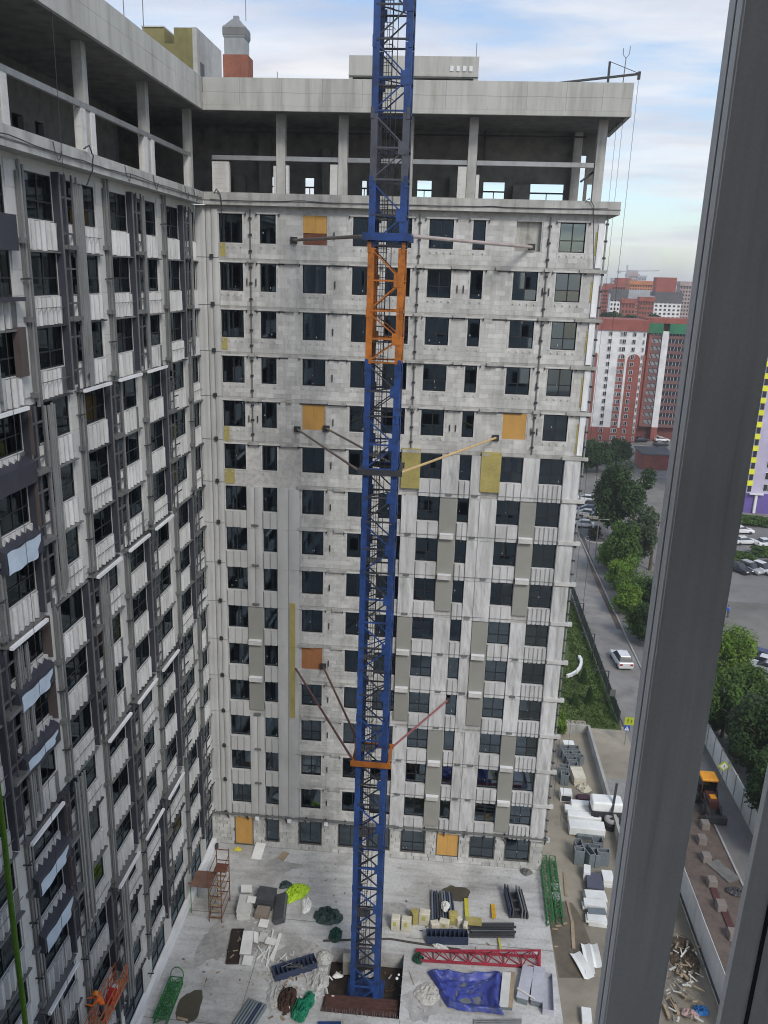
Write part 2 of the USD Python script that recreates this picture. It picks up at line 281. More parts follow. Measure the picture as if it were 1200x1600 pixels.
strip('footpath', [(27, 27), (28.6, 31), (32.5, 40), (33.4, 48), (33.6, 70), (27, 70)], -.392, asphalt_lt, 'grey footpath beside the lawn')
strip('parking_lot', [(52, 62), (110, 62), (110, 108), (52, 102)], -.40, asphalt, 'grey asphalt car park')
strip('parking_lot', [(66, 142), (110, 142), (110, 184), (66, 184)], -.40, asphalt_lt, 'grey yard in front of the red and white block')
strip('dug_road', [(37.0, -40), (43.4, -40), (43.4, 14), (37.0, 14)], -.39, brownstrip, 'brown dug up roadway')
strip('rubble_ground', [(33.0, -40), (36.3, -40), (36.3, 3.5), (33.0, 3.5)], -.405, sand_m, 'dusty ground inside the site fence')
b = MB()
for k in range(44):
    y = -39+k*3.0
    b.box(41.57, 41.72, y, y+2.96, -.5, -.27)
struct('road_kerb', b, kerb_m, 'kerb stones along the road')
# ---------------------------------------------------------------- back wing of the block
BW = thing('apartment_building', 'unfinished block wing of pale bare blocks with plywood in some windows, behind the crane', 'building', (13, 0, 0))
COLX = {1: (1.61, 3.13), 2: (4.28, 5.32), 3: (7.08, 8.62), 4: (10.3, 11.9), 5: (12.45, 14.05), 6: (15.15, 16.68), 7: (17.9, 18.68), 8: (20.6, 22.15), 9: (23.28, 24.87)}
GRX = {1: (1.8, 3.17, .12, 2.66), 2: (4.3, 5.25, .58, 2.68), 3: (6.95, 8.66, .6, 2.66), 4: (10.1, 11.9, .65, 2.75), 5: (12.35, 14.07, .7, 2.75), 6: (15.06, 16.85, .68, 2.7), 7: (17.85, 19.47, .62, 2.86), 8: (20.44, 22.26, .68, 2.76), 9: (23.16, 24.98, .72, 2.76)}
OPEN = []   # (col, k, x0, x1, z0, z1)
for k in range(16):
    for c in range(1, 10):
        if k == 0: x0, x1, z0, z1 = GRX[c]
        else: x0, x1 = COLX[c]; z0, z1 = 3*k+.94, 3*k+2.71
        OPEN.append((c, k, x0, x1, z0, z1))
def weld(b):
    v, f = np.vstack(b.v), np.vstack(b.f); k = np.round(v, 4); u, inv = np.unique(k, axis=0, return_inverse=True)
    b.v, b.f, b.n = [u], [inv.reshape(-1)[f]], len(u)
def wall_with_openings(b, axis, u0, u1, z0, z1, rects, face, depth):
    """front face at coordinate FACE on AXIS (0 = x, 1 = y), openings cut, reveals going back by DEPTH (signed)."""
    rects = [r for r in rects if r[2] >= z0-1e-6 and r[3] <= z1+1e-6 and r[0] >= u0-1e-6 and r[1] <= u1+1e-6]
    us = sorted({u0, u1, *[q for r in rects for q in r[:2]]}); zs = sorted({z0, z1, *[q for r in rects for q in r[2:]]})
    us = [u for u in us if u0 <= u <= u1]; zs = [z for z in zs if z0 <= z <= z1]
    def P(u, d, z): return (d, u, z) if axis == 0 else (u, d, z)
    for j in range(len(zs)-1):
        zc = (zs[j]+zs[j+1])/2; run = None
        hit = [r for r in rects if r[2] < zc < r[3]]
        for i in range(len(us)-1):
            if not any(r[0] < (us[i]+us[i+1])/2 < r[1] for r in hit):
                a, c = us[i], us[i+1]
                for d in (face, face+depth): b.quad(P(a, d, zs[j]), P(c, d, zs[j]), P(c, d, zs[j+1]), P(a, d, zs[j+1]))
    for a, c, e, g in rects:
        f0, f1 = face, face+depth
        uu = [u for u in us if a <= u <= c]; zz = [z for z in zs if e <= z <= g]
        for p, q in zip(zz[:-1], zz[1:]):
            for x in (a, c): b.quad(P(x, f0, p), P(x, f1, p), P(x, f1, q), P(x, f0, q))
        for p, q in zip(uu[:-1], uu[1:]):
            for x in (e, g): b.quad(P(p, f0, x), P(q, f0, x), P(q, f1, x), P(p, f1, x))
    weld(b); return
    for a, c, e, g in rects:
        f0, f1 = face, face+depth
        b.quad(P(a, f0, e), P(a, f1, e), P(a, f1, g), P(a, f0, g)); b.quad(P(c, f0, e), P(c, f1, e), P(c, f1, g), P(c, f0, g))
        b.quad(P(a, f0, e), P(c, f0, e), P(c, f1, e), P(a, f1, e)); b.quad(P(a, f0, g), P(c, f0, g), P(c, f1, g), P(a, f1, g))
rects = [o[2:] for o in OPEN]
b = MB(); wall_with_openings(b, 1, 0.0, 26.0, 3.0, 48.2, rects, 0.0, .32); part(BW, 'wall', b, joint_m)
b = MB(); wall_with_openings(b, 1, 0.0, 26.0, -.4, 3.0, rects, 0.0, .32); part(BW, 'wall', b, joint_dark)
part(BW, 'end_wall', MB().box(25.68, 26.0, .33, 14, -.4, 48.2), block_m2); part(BW, 'end_wall', MB().box(0, 25.67, 13.7, 14, -.4, 48.2), block_m2)
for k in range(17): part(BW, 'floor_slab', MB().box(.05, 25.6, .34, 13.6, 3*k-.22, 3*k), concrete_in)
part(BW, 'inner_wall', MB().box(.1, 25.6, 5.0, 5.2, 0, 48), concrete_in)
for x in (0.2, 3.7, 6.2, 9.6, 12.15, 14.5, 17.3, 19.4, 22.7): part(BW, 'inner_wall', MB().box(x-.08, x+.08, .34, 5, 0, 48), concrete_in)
# ---- the blocks
REG = [(1.6, 26.0, 33.0, 47.99, 0), (6.98, 13.9, 3.0, 33.0, 1), (0.0, 26.0, 0.0, 3.0, 2)]
def cut(rs, h):
    out = []
    for a, c, e, g in rs:
        if c <= h[0] or a >= h[1] or g <= h[2] or e >= h[3]: out.append((a, c, e, g)); continue
        if a < h[0]: out.append((a, h[0], e, g))
        if c > h[1]: out.append((h[1], c, e, g))
        m0, m1 = max(a, h[0]), min(c, h[1])
        if e < h[2]: out.append((m0, m1, e, h[2]))
        if g > h[3]: out.append((m0, m1, h[3], g))
    return out
blocks = []
for rx0, rx1, rz0, rz1, reg in REG:
    for k in range(int(rz0/3), int(round(rz1/3))):
        for row in range(9):
            z0 = 3*k+row*.302+(.0 if k else .02); z1 = z0+.302
            x = rx0-(row % 2)*.3-R.random()*.1
            while x < rx1:
                w = .6+R.uniform(-.02, .02)
                lo = reg == 2 or (reg == 1 and k <= 5)
                jx, jz = (R.choice((.006, .012, .035, .05)), R.choice((.006, .012, .02))) if lo else (.006, .005)
                rs = [(max(x, rx0), min(x+w-jx, rx1), z0, z1-jz)]
                for o in OPEN:
                    if o[1] == k: rs = cut(rs, (o[2]-.09, o[3]+.09, o[4]-.07, o[5]+.12))
                for r in rs:
                    if r[1]-r[0] > .05 and r[3]-r[2] > .04: blocks.append((k, reg, r))
                x += w
tone = lambda: R.choice([block_m]*11+[block_m2]*1+[block_m3]*4)
blocks.sort(key=lambda t: -((t[2][1]-t[2][0])*(t[2][3]-t[2][2])) / (55+abs(t[0]-14)*.9)**2)
rest = {m: MB() for m in (block_m, block_m2, block_m3)}
nb = 0
for k, reg, r in blocks:
    pr = .03+R.uniform(-.004, .006)
    if reg == 2 and R.random() < .3: pr -= .012
    m = tone()
    if nb < 297:
        b = MB(); b.box(r[0], r[1], -pr, .01, r[2], r[3]); part(BW, 'block', b, m); nb += 1
    else: rest[m].box(r[0], r[1], -pr, .01, r[2], r[3])
for m, b in rest.items(): part(BW, 'small_blocks', b, m, kind='stuff')
# ---- floor bands, ledges
GAPS = [(3.13, 4.28), (5.32, 7.08), (8.62, 10.3), (14.05, 15.15), (16.68, 17.9), (18.68, 20.6), (22.15, 23.28), (24.87, 26.2)]
for k in range(11, 17):
    b = MB(); b.box(1.6, 26.0, -.045, .01, 3*k-.27, 3*k-.015)
    if k < 16: part(BW, 'slab_edge', b, concrete)
    if k == 16: continue
    for i, (a, c) in enumerate(GAPS):
        w = R.choice((.35, .7, 1.2)) if i < 7 else 1.7
        cx = (a+c)/2 if i < 7 else 25.55
        if R.random() < .85 or i == 7:
            b = MB(); b.box(cx-w/2, cx+w/2, -.26, .0, 3*k-.26, 3*k-.06); part(BW, 'ledge', b, concrete)
    for a, c in ((3.7, 6.4), (6.6, 12.2), (14.3, 19.0), (19.2, 22.4)):
        b = MB(); b.box(a+R.uniform(0, 1.2), c-R.uniform(0, 1.2), -.075, 0, 3*k-.34, 3*k-.26); part(BW, 'dark_rail', b, darkmetal)  # dark strips paint the shadow line under each floor band
for k in range(1, 11):
    b = MB(); b.box(6.98, 13.9, -.045, .01, 3*k-.28, 3*k-.02); part(BW, 'slab_edge', b, concrete)
    for cx in (7.4, 9.7, 12.2):
        w = R.uniform(.5, 1.4); b = MB(); b.box(cx-w/2, cx+w/2, -.2, 0, 3*k-.26, 3*k-.06); part(BW, 'ledge', b, concrete)
    b = MB(); b.box(24.95, 26.45, -.3, 0, 3*k-.2, 3*k+.04); part(BW, 'ledge', b, trim_m)
# ---- windows
board_in = M('inner_board', (.35, .33, .30), .8, var=.2, scale=2)
def window(b_, root, axis, face, u0, u1, z0, z1, nx, split, sgn=1, set_=.10, gl=None):
    """a frame in the opening, set back, with its panes as sub-parts"""
    d0, d1 = face+set_*sgn, face+(set_+.07)*sgn; fw = .06
    def bx(b, a, c, e, g, p, q):
        p, q = min(p, q), max(p, q)
        b.box(p, q, a, c, e, g) if axis == 0 else b.box(a, c, p, q, e, g)
    f = MB()
    bx(f, u0, u0+fw, z0, z1, d0, d1); bx(f, u1-fw, u1, z0, z1, d0, d1); bx(f, u0+fw, u1-fw, z0, z0+fw, d0, d1); bx(f, u0+fw, u1-fw, z1-fw, z1, d0, d1)
    us = np.linspace(u0+fw, u1-fw, nx+1); zm = z0+(z1-z0)*.4
    for u in us[1:-1]: bx(f, u-.035, u+.035, z0+fw, z1-fw, d0, d1)
    if split:
        for i in range(nx): bx(f, us[i]+(.035 if i else 0), us[i+1]-(.035 if i < nx-1 else 0), zm-.03, zm+.03, d0+.002*sgn, d1-.002*sgn)
    w = part(b_, 'window', f, frame_m)
    for i in range(nx):
        a, c = us[i]+(.035 if i else 0), us[i+1]-(.035 if i < nx-1 else 0)
        for e, g in (((z0+fw, zm-.03), (zm+.03, z1-fw)) if split else ((z0+fw, z1-fw),)):
            p = MB(); t = R.uniform(-.006, .006); dm = (d0+d1)/2
            if axis == 0: p.quad((dm+t, a, e), (dm-t, c, e), (dm-t, c, g), (dm+t, a, g))
            else: p.quad((a, dm+t, e), (c, dm-t, e), (c, dm-t, g), (a, dm+t, g))
            part(w, 'pane', p, gl or glass_m)
    if gl is None:
        h = MB(); um = us[len(us)//2] if nx > 1 else us[0]+.1
        for q in range(R.choice((0, 1, 1, 2))):
            hx, hz = R.choice([(um+R.uniform(-.3, .3) if nx > 1 else um, zm+R.uniform(-.15, .2)), (R.uniform(u0+.1, u1-.15), z1-fw-R.uniform(.05, .15)), (R.uniform(u0+.1, u1-.15), z0+fw+R.uniform(.05, .2))])
            bx(h, hx, hx+.045, hz, hz+R.choice((.05, .1)), d0-.012*sgn, d0-.002*sgn)
        if h.n: part(w, 'handle', h, trim_m, kind='stuff')
    if R.random() < .16:
        h = MB(); dm = face+(.5+R.random()*.6)*sgn; e = R.uniform(.3, .9); a = u0+R.uniform(0, .5)*(u1-u0)*(1-e); bx(h, a, a+(u1-u0)*e, z0, z0+(z1-z0)*R.uniform(.5, 1), dm, dm+.02*sgn); part(w, 'inner_sheet', h, R.choice([board_in, trim_m, film_m]))
    return w
def sheet_board(x0, x1, z0, z1, m, n=2, name='plywood_sheet'):
    xs = np.linspace(x0, x1, n+1)
    for i in range(n):
        b = MB(); b.box(xs[i]+.004, xs[i+1]-.004, .02+.012*i, .045+.012*i, z0, z1); part(BW, name, b, m)
for c, k, x0, x1, z0, z1 in OPEN:
    if (c, k) == (3, 15): sheet_board(x0, x1, z0+.72, z1, plywood_m, 2); b = MB(); b.box(x0, x1, .06, .2, z0, z0+.7); part(BW, 'brick_infill', b, rust_m)
    elif (c, k) in ((3, 11), (8, 11)): sheet_board(x0, x1, z0, z1, plywood_m, 2 if c == 3 else 1)
    elif (c, k) == (3, 5): sheet_board(x0, x1, z0, z1, plywood_red, 2)
    elif (c, k) == (1, 0): sheet_board(x0, x1, z0, z1, plywood_m, 1)
    elif (c, k) == (7, 0): sheet_board(x0, x1, z0, z1, plywood_m, 2)
    elif (c, k) == (8, 15):
        b = MB(); b.box(x0-.02, x1+.02, .36, .42, z0-.05, z1+.05); part(BW, 'board_partition', b, M('pale_partition', (.46, .455, .42), .85, var=.3, scale=1.5, streak=.4))
    else:
        nx = 1 if c in (2, 7) else 2
        w = window(BW, BW, 1, 0.0, x0, x1, z0, z1, nx, c in (6, 8, 9) or c == 3 and k in (2, 4, 3))
        ins = (k <= 10 and c >= 6) or (k <= 9 and c <= 2) or k == 0
        if not ins:
            s = MB(); s.box(x0-.22, x1+.22, -.10, .0, z1+.02, z1+.12); part(w, 'lintel', s, trim_m)
            for e in (x0-.25, x1+.19): s = MB(); s.box(e, e+.06, -.14, 0, z1-.1, z1+.04); part(w, 'bracket', s, darkmetal)
            s = MB()
            s.box(x0-.09, x0, -.035, .1, z0-.06, z1+.02); s.box(x1, x1+.09, -.035, .1, z0-.06, z1+.02); s.box(x0, x1, -.035, .1, z0-.07, z0)
            part(w, 'surround', s, trim_m)
            s = MB()
            for q in np.linspace(x0+.1, x1-.1, 4 if nx == 2 else 2): s.box(q-.03, q+.03, -.11, -.03, z0-.24, z0-.17)
            part(w, 'anchor', s, trim_m)
b = MB()
for k in range(1, 16):
    for x in (3.4, 4.0, 9.2, 17.1, 17.5, 22.5, 22.9) if k in (14, 11) else (9.1, 22.6):
        if x < 6 and k < 10: continue
        if x > 14 and k < 11: continue
        b.box(x-.03, x+.03, -.12, 0, 3*k+1.3, 3*k+1.75)
part(BW, 'wall_bracket', b, darkmetal, kind='stuff')
# conduits
for x, z0, z1 in ((3.66, 33, 48), (14.55, 33, 48), (22.66, 33, 48), (26.12, 3.2, 48)):
    b = MB(); b.tube([(x, -.1, z0), (x, -.1, z1)], .045 if x < 26 else .06, 6)
    c_ = part(BW, 'conduit', b, galv_dk if x < 26 else galv)
    b = MB()
    for z in np.arange(z0+.4, z1, 1.0): b.box(x-.1, x+.1, -.17, 0, z, z+.12)
    part(c_, 'clamp', b, darkmetal, kind='stuff')
# ---- insulated parts: membranes, ribbed spandrels, boards
def membrane(x0, x1, z0, z1, m, y=-.13, ribs=0, amp=.025, name='membrane'):
    fine = amp >= .05; nx = max(6, int((x1-x0)/(.045 if fine else .09))); nz = max(4, int((z1-z0)/(.09 if fine else .22))); sd_ = R.random()*50
    def fn(u, v):
        x, z = x0+u*(x1-x0), z0+v*(z1-z0)
        d = amp*(meshkit.fbm(np.stack([x*3.2+sd_, z*.7+sd_, np.full_like(x, sd_)], 1), 3)-.5)*2
        if fine:
            for s_, a_, q_ in ((1, .7, 2.3), (-1, .9, 3.1), (.15, 1.6, 1.2)):
                d = d+amp*.26*(1-np.abs(meshkit.fbm(np.stack([(x*q_+s_*z*a_)+sd_, z*.35+x*.2, np.full_like(x, sd_+q_)], 1), 3)*2-1))**3
        if ribs: d = d+.035*np.abs(np.sin(np.pi*u*ribs))
        return np.stack([x, y-d, z], 1)
    b = MB(); b.sheet(fn, nx, nz)
    b.box(x0, x1, y+.03, -.002, z0, z1)
    return part(BW, name, b, m, smooth=50)
def ribbed(x0, x1, z0, z1, n, m=membrane_m):
    xs = np.linspace(x0, x1, n+1); b = MB()
    for i in range(n):
        a, c = xs[i]+.012, xs[i+1]-.012; y = -.15-R.uniform(0, .03)
        v = []
        for z in (z0+R.uniform(0, .03), z1-R.uniform(0, .04)):
            v += [(a, -.06, z), (a+.05, y, z), (c-.05, y-.012, z), (c, -.06, z)]
        b.add(v, [(0, 1, 5, 4), (1, 2, 6, 5), (2, 3, 7, 6), (4, 5, 6, 7)])
    b.box(x0, x1, -.058, -.002, z0, z1)
    part(BW, 'spandrel', b, m)
tier = lambda k: (k-1)//3
for k in range(1, 16):                     # the wrapped corner strip, all the way up
    m = membrane_g
    membrane(.06, .72, 3*k+.02, 3*k+2.98, m, -.16, 2); membrane(.76, 1.12, 3*k+.02, 3*k+2.98, m, -.10, 1); membrane(1.16, 1.56, 3*k+.02, 3*k+2.98, m, -.2, 1)
    b = MB(); b.box(1.0, 1.25, -.28, -.1, 3*k-.05, 3*k+.2); part(BW, 'wall_box', b, darkmetal)
    if k in (10, 11, 13, 15):
        b = MB(); b.box(1.62, 2.0 if k != 10 else 2.3, -.05, 0, 3*k+.1-(.2 if k < 12 else 0), 3*k+.92); part(BW, 'insulation_board', b, wool_m)
for k in range(1, 10):
    for c in (1, 2):
        x0, x1 = COLX[c]; ribbed(x0, x1, 3*k-.29, 3*k+.92, 3 if c == 1 else 2, membrane_g)
    if k not in (4, 5, 6):
        membrane(3.15, 3.7, 3*k-.28, 3*k+2.7, membrane_g, -.13, 1); membrane(3.74, 4.26, 3*k-.28, 3*k+2.7, membrane_g, -.16, 1)
    membrane(5.34, 6.1, 3*k-.28, 3*k+2.7, membrane_g, -.15, 1, .01); membrane(6.13, 6.9, 3*k-.28, 3*k+2.7, membrane_g, -.17, 1, .01)
    b = MB(); b.box(3.5, 4.0, -.26, -.1, 3*k-.12, 3*k+.02); part(BW, 'stub', b, galv_dk)
def taupe(x0, x1, t):
    z0, z1 = 3+9*t+.35, 12+9*t-.35
    for i in range(3):
        a, c = z0+i*3-(.35 if i else 0), z0+(i+1)*3-.36
        b = MB(); b.box(x0+.01, x1-.01, -.2, -.002, a, min(c, z1)); part(BW, 'facade_panel', b, taupe_m)
    for i in (1, 2):
        zz = 3+9*t+3*i; xm = (x0+x1)/2
        b = MB(); b.box(xm-.5, xm+.45, -.48, -.19, zz-.2, zz+.12); part(BW, 'stub', b, trim_m)
        b = MB(); b.box(xm-.5, xm+.45, -.50, -.19, zz+.12, zz+.16); part(BW, 'stub', b, white_metal)
taupe(3.15, 4.26, 1)
for t in (2, 0): taupe(16.7, 17.88, t); taupe(22.17, 23.26, t)
taupe(14.06, 15.14, 1); taupe(19.45, 20.58, 1)
for k in range(1, 11):
    t = tier(k)
    for c in (6, 7, 8, 9):
        x0, x1 = COLX[c]
        ribbed(x0, x1, 3*k-.29 if k < 11 else 3*k, 3*k+.92, {6: 2, 7: 2, 8: 2 if k % 2 else 3, 9: 5}[c])
    z0, z1 = 3*k-.28, 3*k+2.7
    if k == 10: z1 = 3*k+2.72
    for i, (a, c) in enumerate(((14.06, 15.14), (16.7, 17.88), (18.7, 19.42), (19.45, 20.58), (22.17, 23.26), (24.9, 25.95))):
        if t in (2, 0) and i in (1, 4) or t == 1 and i in (0, 3): continue
        if k == 10 and i in (0, 3):
            b = MB(); b.box(a-.1, c+.1, -.24, 0, 30.25, 33.0); part(BW, 'insulation_board', b, wool_m); continue
        membrane(a, c, z0, z1, membrane_m, -.14, 0 if i != 5 else 2, .08 if k < 8 else .05)
        if i < 5 and R.random() < .7:
            b = MB(); b.box((a+c)/2-.2, (a+c)/2+.2, -.3, -.1, 3*k-.1, 3*k+.02); part(BW, 'stub', b, galv_dk)
    b = MB(); b.box(14.1, 24.9, -.21, -.19, 3*k-.02, 3*k+.005); part(BW, 'thin_rail', b, galv_dk)
b = MB(); b.box(6.24, 6.64, -.24, -.19, 11.9, 21.2); part(BW, 'insulation_board', b, wool_m)
for k in range(11, 16):
    membrane(25.62, 25.98, 3*k+.06, 3*k+2.7, white_metal, -.10, 0, .05); b = MB(); b.box(25.5, 25.6, -.06, 0, 3*k+.1+R.random(), 3*k+2.2); part(BW, 'insulation_board', b, wool_m)
# ---- the rail over the ground storey
b = MB(); b.box(.3, 26.3, -.5, -.42, 3.12, 3.2); b.box(.3, 26.3, -.2, -.12, 3.05, 3.1); part(BW, 'canopy_rail', b, galv_dk)
for x in np.arange(1.3, 26.4, 1.55):
    b = MB(); b.box(x-.05, x+.05, -.5, 0, 2.95, 3.1); b.bar((x, -.4, 3.0), (x, -.02, 2.4), .07); part(BW, 'canopy_bracket', b, darkmetal)
for x in (3.55, 6.1, 9.0): b = MB(); b.box(x, x+.3, -.62, -.45, 2.85, 3.1); part(BW, 'floodlight', b, white_metal)
# ---- cornice, open top storey, parapet
b = MB(); b.box(.78, 26.75, -.5, 6.6, 48.2, 48.95); part(BW, 'cornice', b, concrete)
b = MB(); b.box(.8, 26.77, -.52, -.5, 48.44, 48.50); part(BW, 'cornice_groove', b, concrete_dark)
for x in (5.48, 9.46, 13.6, 17.6, 25.44):
    b = MB(); b.box(x-.28, x+.28, .75, 1.3, 48.95, 53.95); part(BW, 'column', b, concrete)
b = MB(); b.box(24.3, 24.85, 5.2, 5.75, 48.95, 53.95); part(BW, 'column', b, concrete)
for x0, x1, zt in ((1.0, 2.1, 50.9), (5.0, 5.18, 50.7), (5.8, 5.98, 50.8), (8.65, 9.15, 50.85), (16.75, 17.3, 50.9), (17.9, 18.1, 50.5)):
    zz = 48.95
    while zz < zt-.1:
        b = MB(); b.box(x0, x1, .8, 1.15, zz+.004, min(zz+.3, zt)); part(BW, 'parapet_block', b, block_m3); zz += .3
for x0, x1 in ((1.0, 5.2), (5.76, 9.18), (9.74, 13.3), (13.9, 17.3), (17.9, 25.1)):
    b = MB(); b.box(x0, x1, .85, 1.05, 51.0, 51.28); b.box(x0, x1, .75, .85, 51.0, 51.05); part(BW, 'beam', b, galv)
bw = [(3.35, 4.0, 49.35, 50.6), (6.1, 6.75, 49.35, 50.6), (10.1, 10.45, 49.5, 50.5), (13.95, 14.95, 49.35, 50.6), (18.5, 19.95, 49.35, 50.6), (21.7, 23.95, 49.35, 50.55), (24.9, 25.3, 49.0, 52.4), (25.5, 25.9, 49.0, 50.6)]
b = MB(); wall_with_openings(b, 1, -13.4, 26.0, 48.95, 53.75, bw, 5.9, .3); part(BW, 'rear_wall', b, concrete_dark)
for a, c, e, g in bw[:6]:
    b = MB(); b.box(a, c, 6.0, 6.06, (e+g)/2-.05, (e+g)/2+.05); b.box((a+c)/2-.03, (a+c)/2+.03, 6.01, 6.05, e, (e+g)/2-.05); part(BW, 'rear_mullion', b, darkmetal)
for x in (1.2, 3.0, 7.4, 11.5, 16.2, 20.5):
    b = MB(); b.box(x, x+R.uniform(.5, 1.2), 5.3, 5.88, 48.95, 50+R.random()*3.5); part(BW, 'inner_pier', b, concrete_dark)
b = MB(); b.tube([(24.4, 1, 50.2), (25.4, 1.4, 51.0)], .07, 6); b.tube([(18.4, 5.4, 51.5), (18.4, 5.4, 53.9)], .06, 6); b.tube([(1, 4.5, 53.2), (25, 4.5, 53.3)], .05, 6); part(BW, 'pipe', b, darkmetal)
b = MB(); b.box(1.02, 26.72, -.72, 6.4, 53.72, 54.0); part(BW, 'roof_slab', b, concrete_dark)  # darker than the other concrete, painting the shade of the ceiling
b = MB(); b.box(1.0, 26.76, -.8, -.6, 53.62, 53.9); part(BW, 'roof_edge', b, parapet_m)
xs = [1.0, 3.3, 5.9, 8.4, 10.8, 13.3, 15.8, 18.3, 20.6, 22.9, 25.0, 26.74]
for i in range(11):
    for j, (e, g) in enumerate(((53.91, 54.62), (54.63, 55.44))):
        b = MB(); b.box(xs[i]+.006, xs[i+1]-.006, -.77-R.uniform(0, .008), -.6, e, g); part(BW, 'parapet_panel', b, parapet_m)
b = MB(); b.box(26.5, 26.74, -.598, 6.4, 53.62, 55.44); part(BW, 'parapet_side', b, parapet_m)
b = MB(); b.box(9.45, 17.7, 3.0, 6.2, 56.35, 57.6); b.box(9.45, 9.7, 3, 6, 54, 56.35); b.box(17.4, 17.7, 3, 6, 54, 56.35); b.box(9.45, 17.7, 2.9, 3.0, 56.42, 56.55); b.box(9.7, 17.4, 5.6, 5.9, 54, 56.3)
rh = part(BW, 'roof_housing', b, parapet_m)
b = MB(); b.box(9.8, 17.3, 3.4, 3.45, 54, 56.3); part(rh, 'opening', b, darkmetal)
for x in (15.9, 16.3, 16.7, 17.1): b = MB(); b.box(x, x+.22, 2.95, 3.0, 56.75, 57.05); part(rh, 'vent', b, white_metal)
# ---------------------------------------------------------------- left wing of the block
LW = thing('apartment_building', 'left block wing of white ribbed spandrels behind dark ladder frames and steel rails', 'building', (0, -25, 0))
Y0 = -44.0
def bays(t):
    """piers of a three-storey tier: t = 4 is the top one; every other tier is shifted by half a bay"""
    p = -14.45 if t % 2 == 0 else -18.55
    return [p+8*j for j in range(-4, 4) if Y0-6 < p+8*j < 6]
LOPEN, WIN = [], []
for k in range(0, 16):
    t = max(0, (k-1)//3)
    for p in bays(t):
        for i, (a, c) in enumerate(((p+.75, p+3.12), (p+4.42, p+7.3))):
            a, c = max(a, Y0), min(c, -.22)
            if c-a < .5: continue
            z0, z1 = (3*k+.94, 3*k+2.71) if k else (.75, 2.7)
            LOPEN.append((a, c, z0, z1)); WIN.append((k, i, p, a, c, z0, z1))
b = MB(); wall_with_openings(b, 0, Y0, -.02, -.4, 48.2, LOPEN, 0.0, -.32); part(LW, 'wall', b, pier_m)
for q in ((-14, -.05, -54, Y0-.01), (-14, -13.7, Y0, 14), (-13.7, -.02, 13.6, 14)): part(LW, 'end_wall', MB().box(*q, -.4, 48.2), block_m2)
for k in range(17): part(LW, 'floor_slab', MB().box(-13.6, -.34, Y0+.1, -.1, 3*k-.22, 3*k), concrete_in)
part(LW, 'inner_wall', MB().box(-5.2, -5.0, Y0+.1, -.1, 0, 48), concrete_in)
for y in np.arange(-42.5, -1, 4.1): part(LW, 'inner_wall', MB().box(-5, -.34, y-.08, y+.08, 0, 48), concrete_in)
npane = 0
for k, i, p, a, c, z0, z1 in WIN:
    if a < -33: continue
    window(LW, LW, 0, 0.0, a, c, z0, z1, 2 if c-a > 1.2 else 1, k % 2 == 0 or k > 10, -1, .02, glass_left)
ribs_ = MB()
def lspandrel(y0, y1, z0, z1, m=membrane_m):
    n = max(2, int(round((y1-y0)/.46))); ys = np.linspace(y0, y1, n+1); b = MB()
    for i in range(n):
        if R.random() < .15 and i == n-1: continue
        a, c = ys[i]+.03, ys[i+1]-.03; x = .17+R.uniform(0, .06); v = []
        zb, zt = z0+R.uniform(0, .04), z1-R.uniform(0, .05)
        for z in (zb, (zb+zt)/2, zt):
            w = R.uniform(-.015, .015)
            v += [(.03, a, z), (x+w, a+.05, z), (x-.09-w, c-.05, z), (.03, c, z)]
        f = [(j, j+1, j+5, j+4) for j in (0, 1, 2)]+[(j+4, j+5, j+9, j+8) for j in (0, 1, 2)]+[(8, 9, 10, 11), (3, 2, 1, 0)]
        b.add(v, f)
    s_ = part(LW, 'spandrel', b, m)
    part(s_, 'backing', MB().box(.004, .03, y0, y1, z0+.02, z1-.02), galv_dk)
    return s_
for k, i, p, a, c, z0, z1 in WIN:
    if a < -34: continue
    zt = z0-.03
    zb = 3*k-.27 if k > 1 else (3.3 if k == 1 else .2)
    if k == 0: continue
    lspandrel(a-.15, c+.03 if i == 0 else c+.12, zb, zt)
    if True:
        b = MB(); b.box(.0, .27 if R.random() < .6 else .24, a-.15, c+.12, zb-.07, zb-.005); part(LW, 'lip', b, galv_dk if R.random() < .6 else darkmetal)
    if R.random() < .35:
        b = MB(); b.box(.19, .215, a-.1, c+.1, z0-.5, z0-.47); part(LW, 'thin_rail', b, galv_dk)
    if R.random() < .22 and k < 13:
        b = MB(); b.box(-.095, -.06, a+.07, c-.07, z0+.62, z0+.68); part(LW, 'transom', b, white_metal)
# piers: stacked boards
for k in range(0, 16):
    t = max(0, (k-1)//3)
    for p in bays(t):
        if p < -32 or p > 0: continue
        for j in range(3):
            b = MB(); b.box(.0, .05+R.uniform(0, .012), p-.62, min(p+.62, -.2), 3*k-.02+j, 3*k+.97+j); part(LW, 'pier_panel', b, pier_m)
        b = MB(); b.box(.05, .3, p-.15, p+.2, 3*k-.05, 3*k+.15); part(LW, 'stub', b, galv_dk)
        if R.random() < .6:
            b = MB(); b.bar((.05, p-.1, 3*k+1.6), (.45, p-.1, 3*k+1.65), .05); b.bar((.3, p-.35, 3*k+1.6), (.3, p+.3, 3*k+1.62), .04); part(LW, 'wall_bracket', b, darkmetal)
post_m = M('post_steel', (.11, .113, .122), .5, metal=.3, var=.2, scale=2)
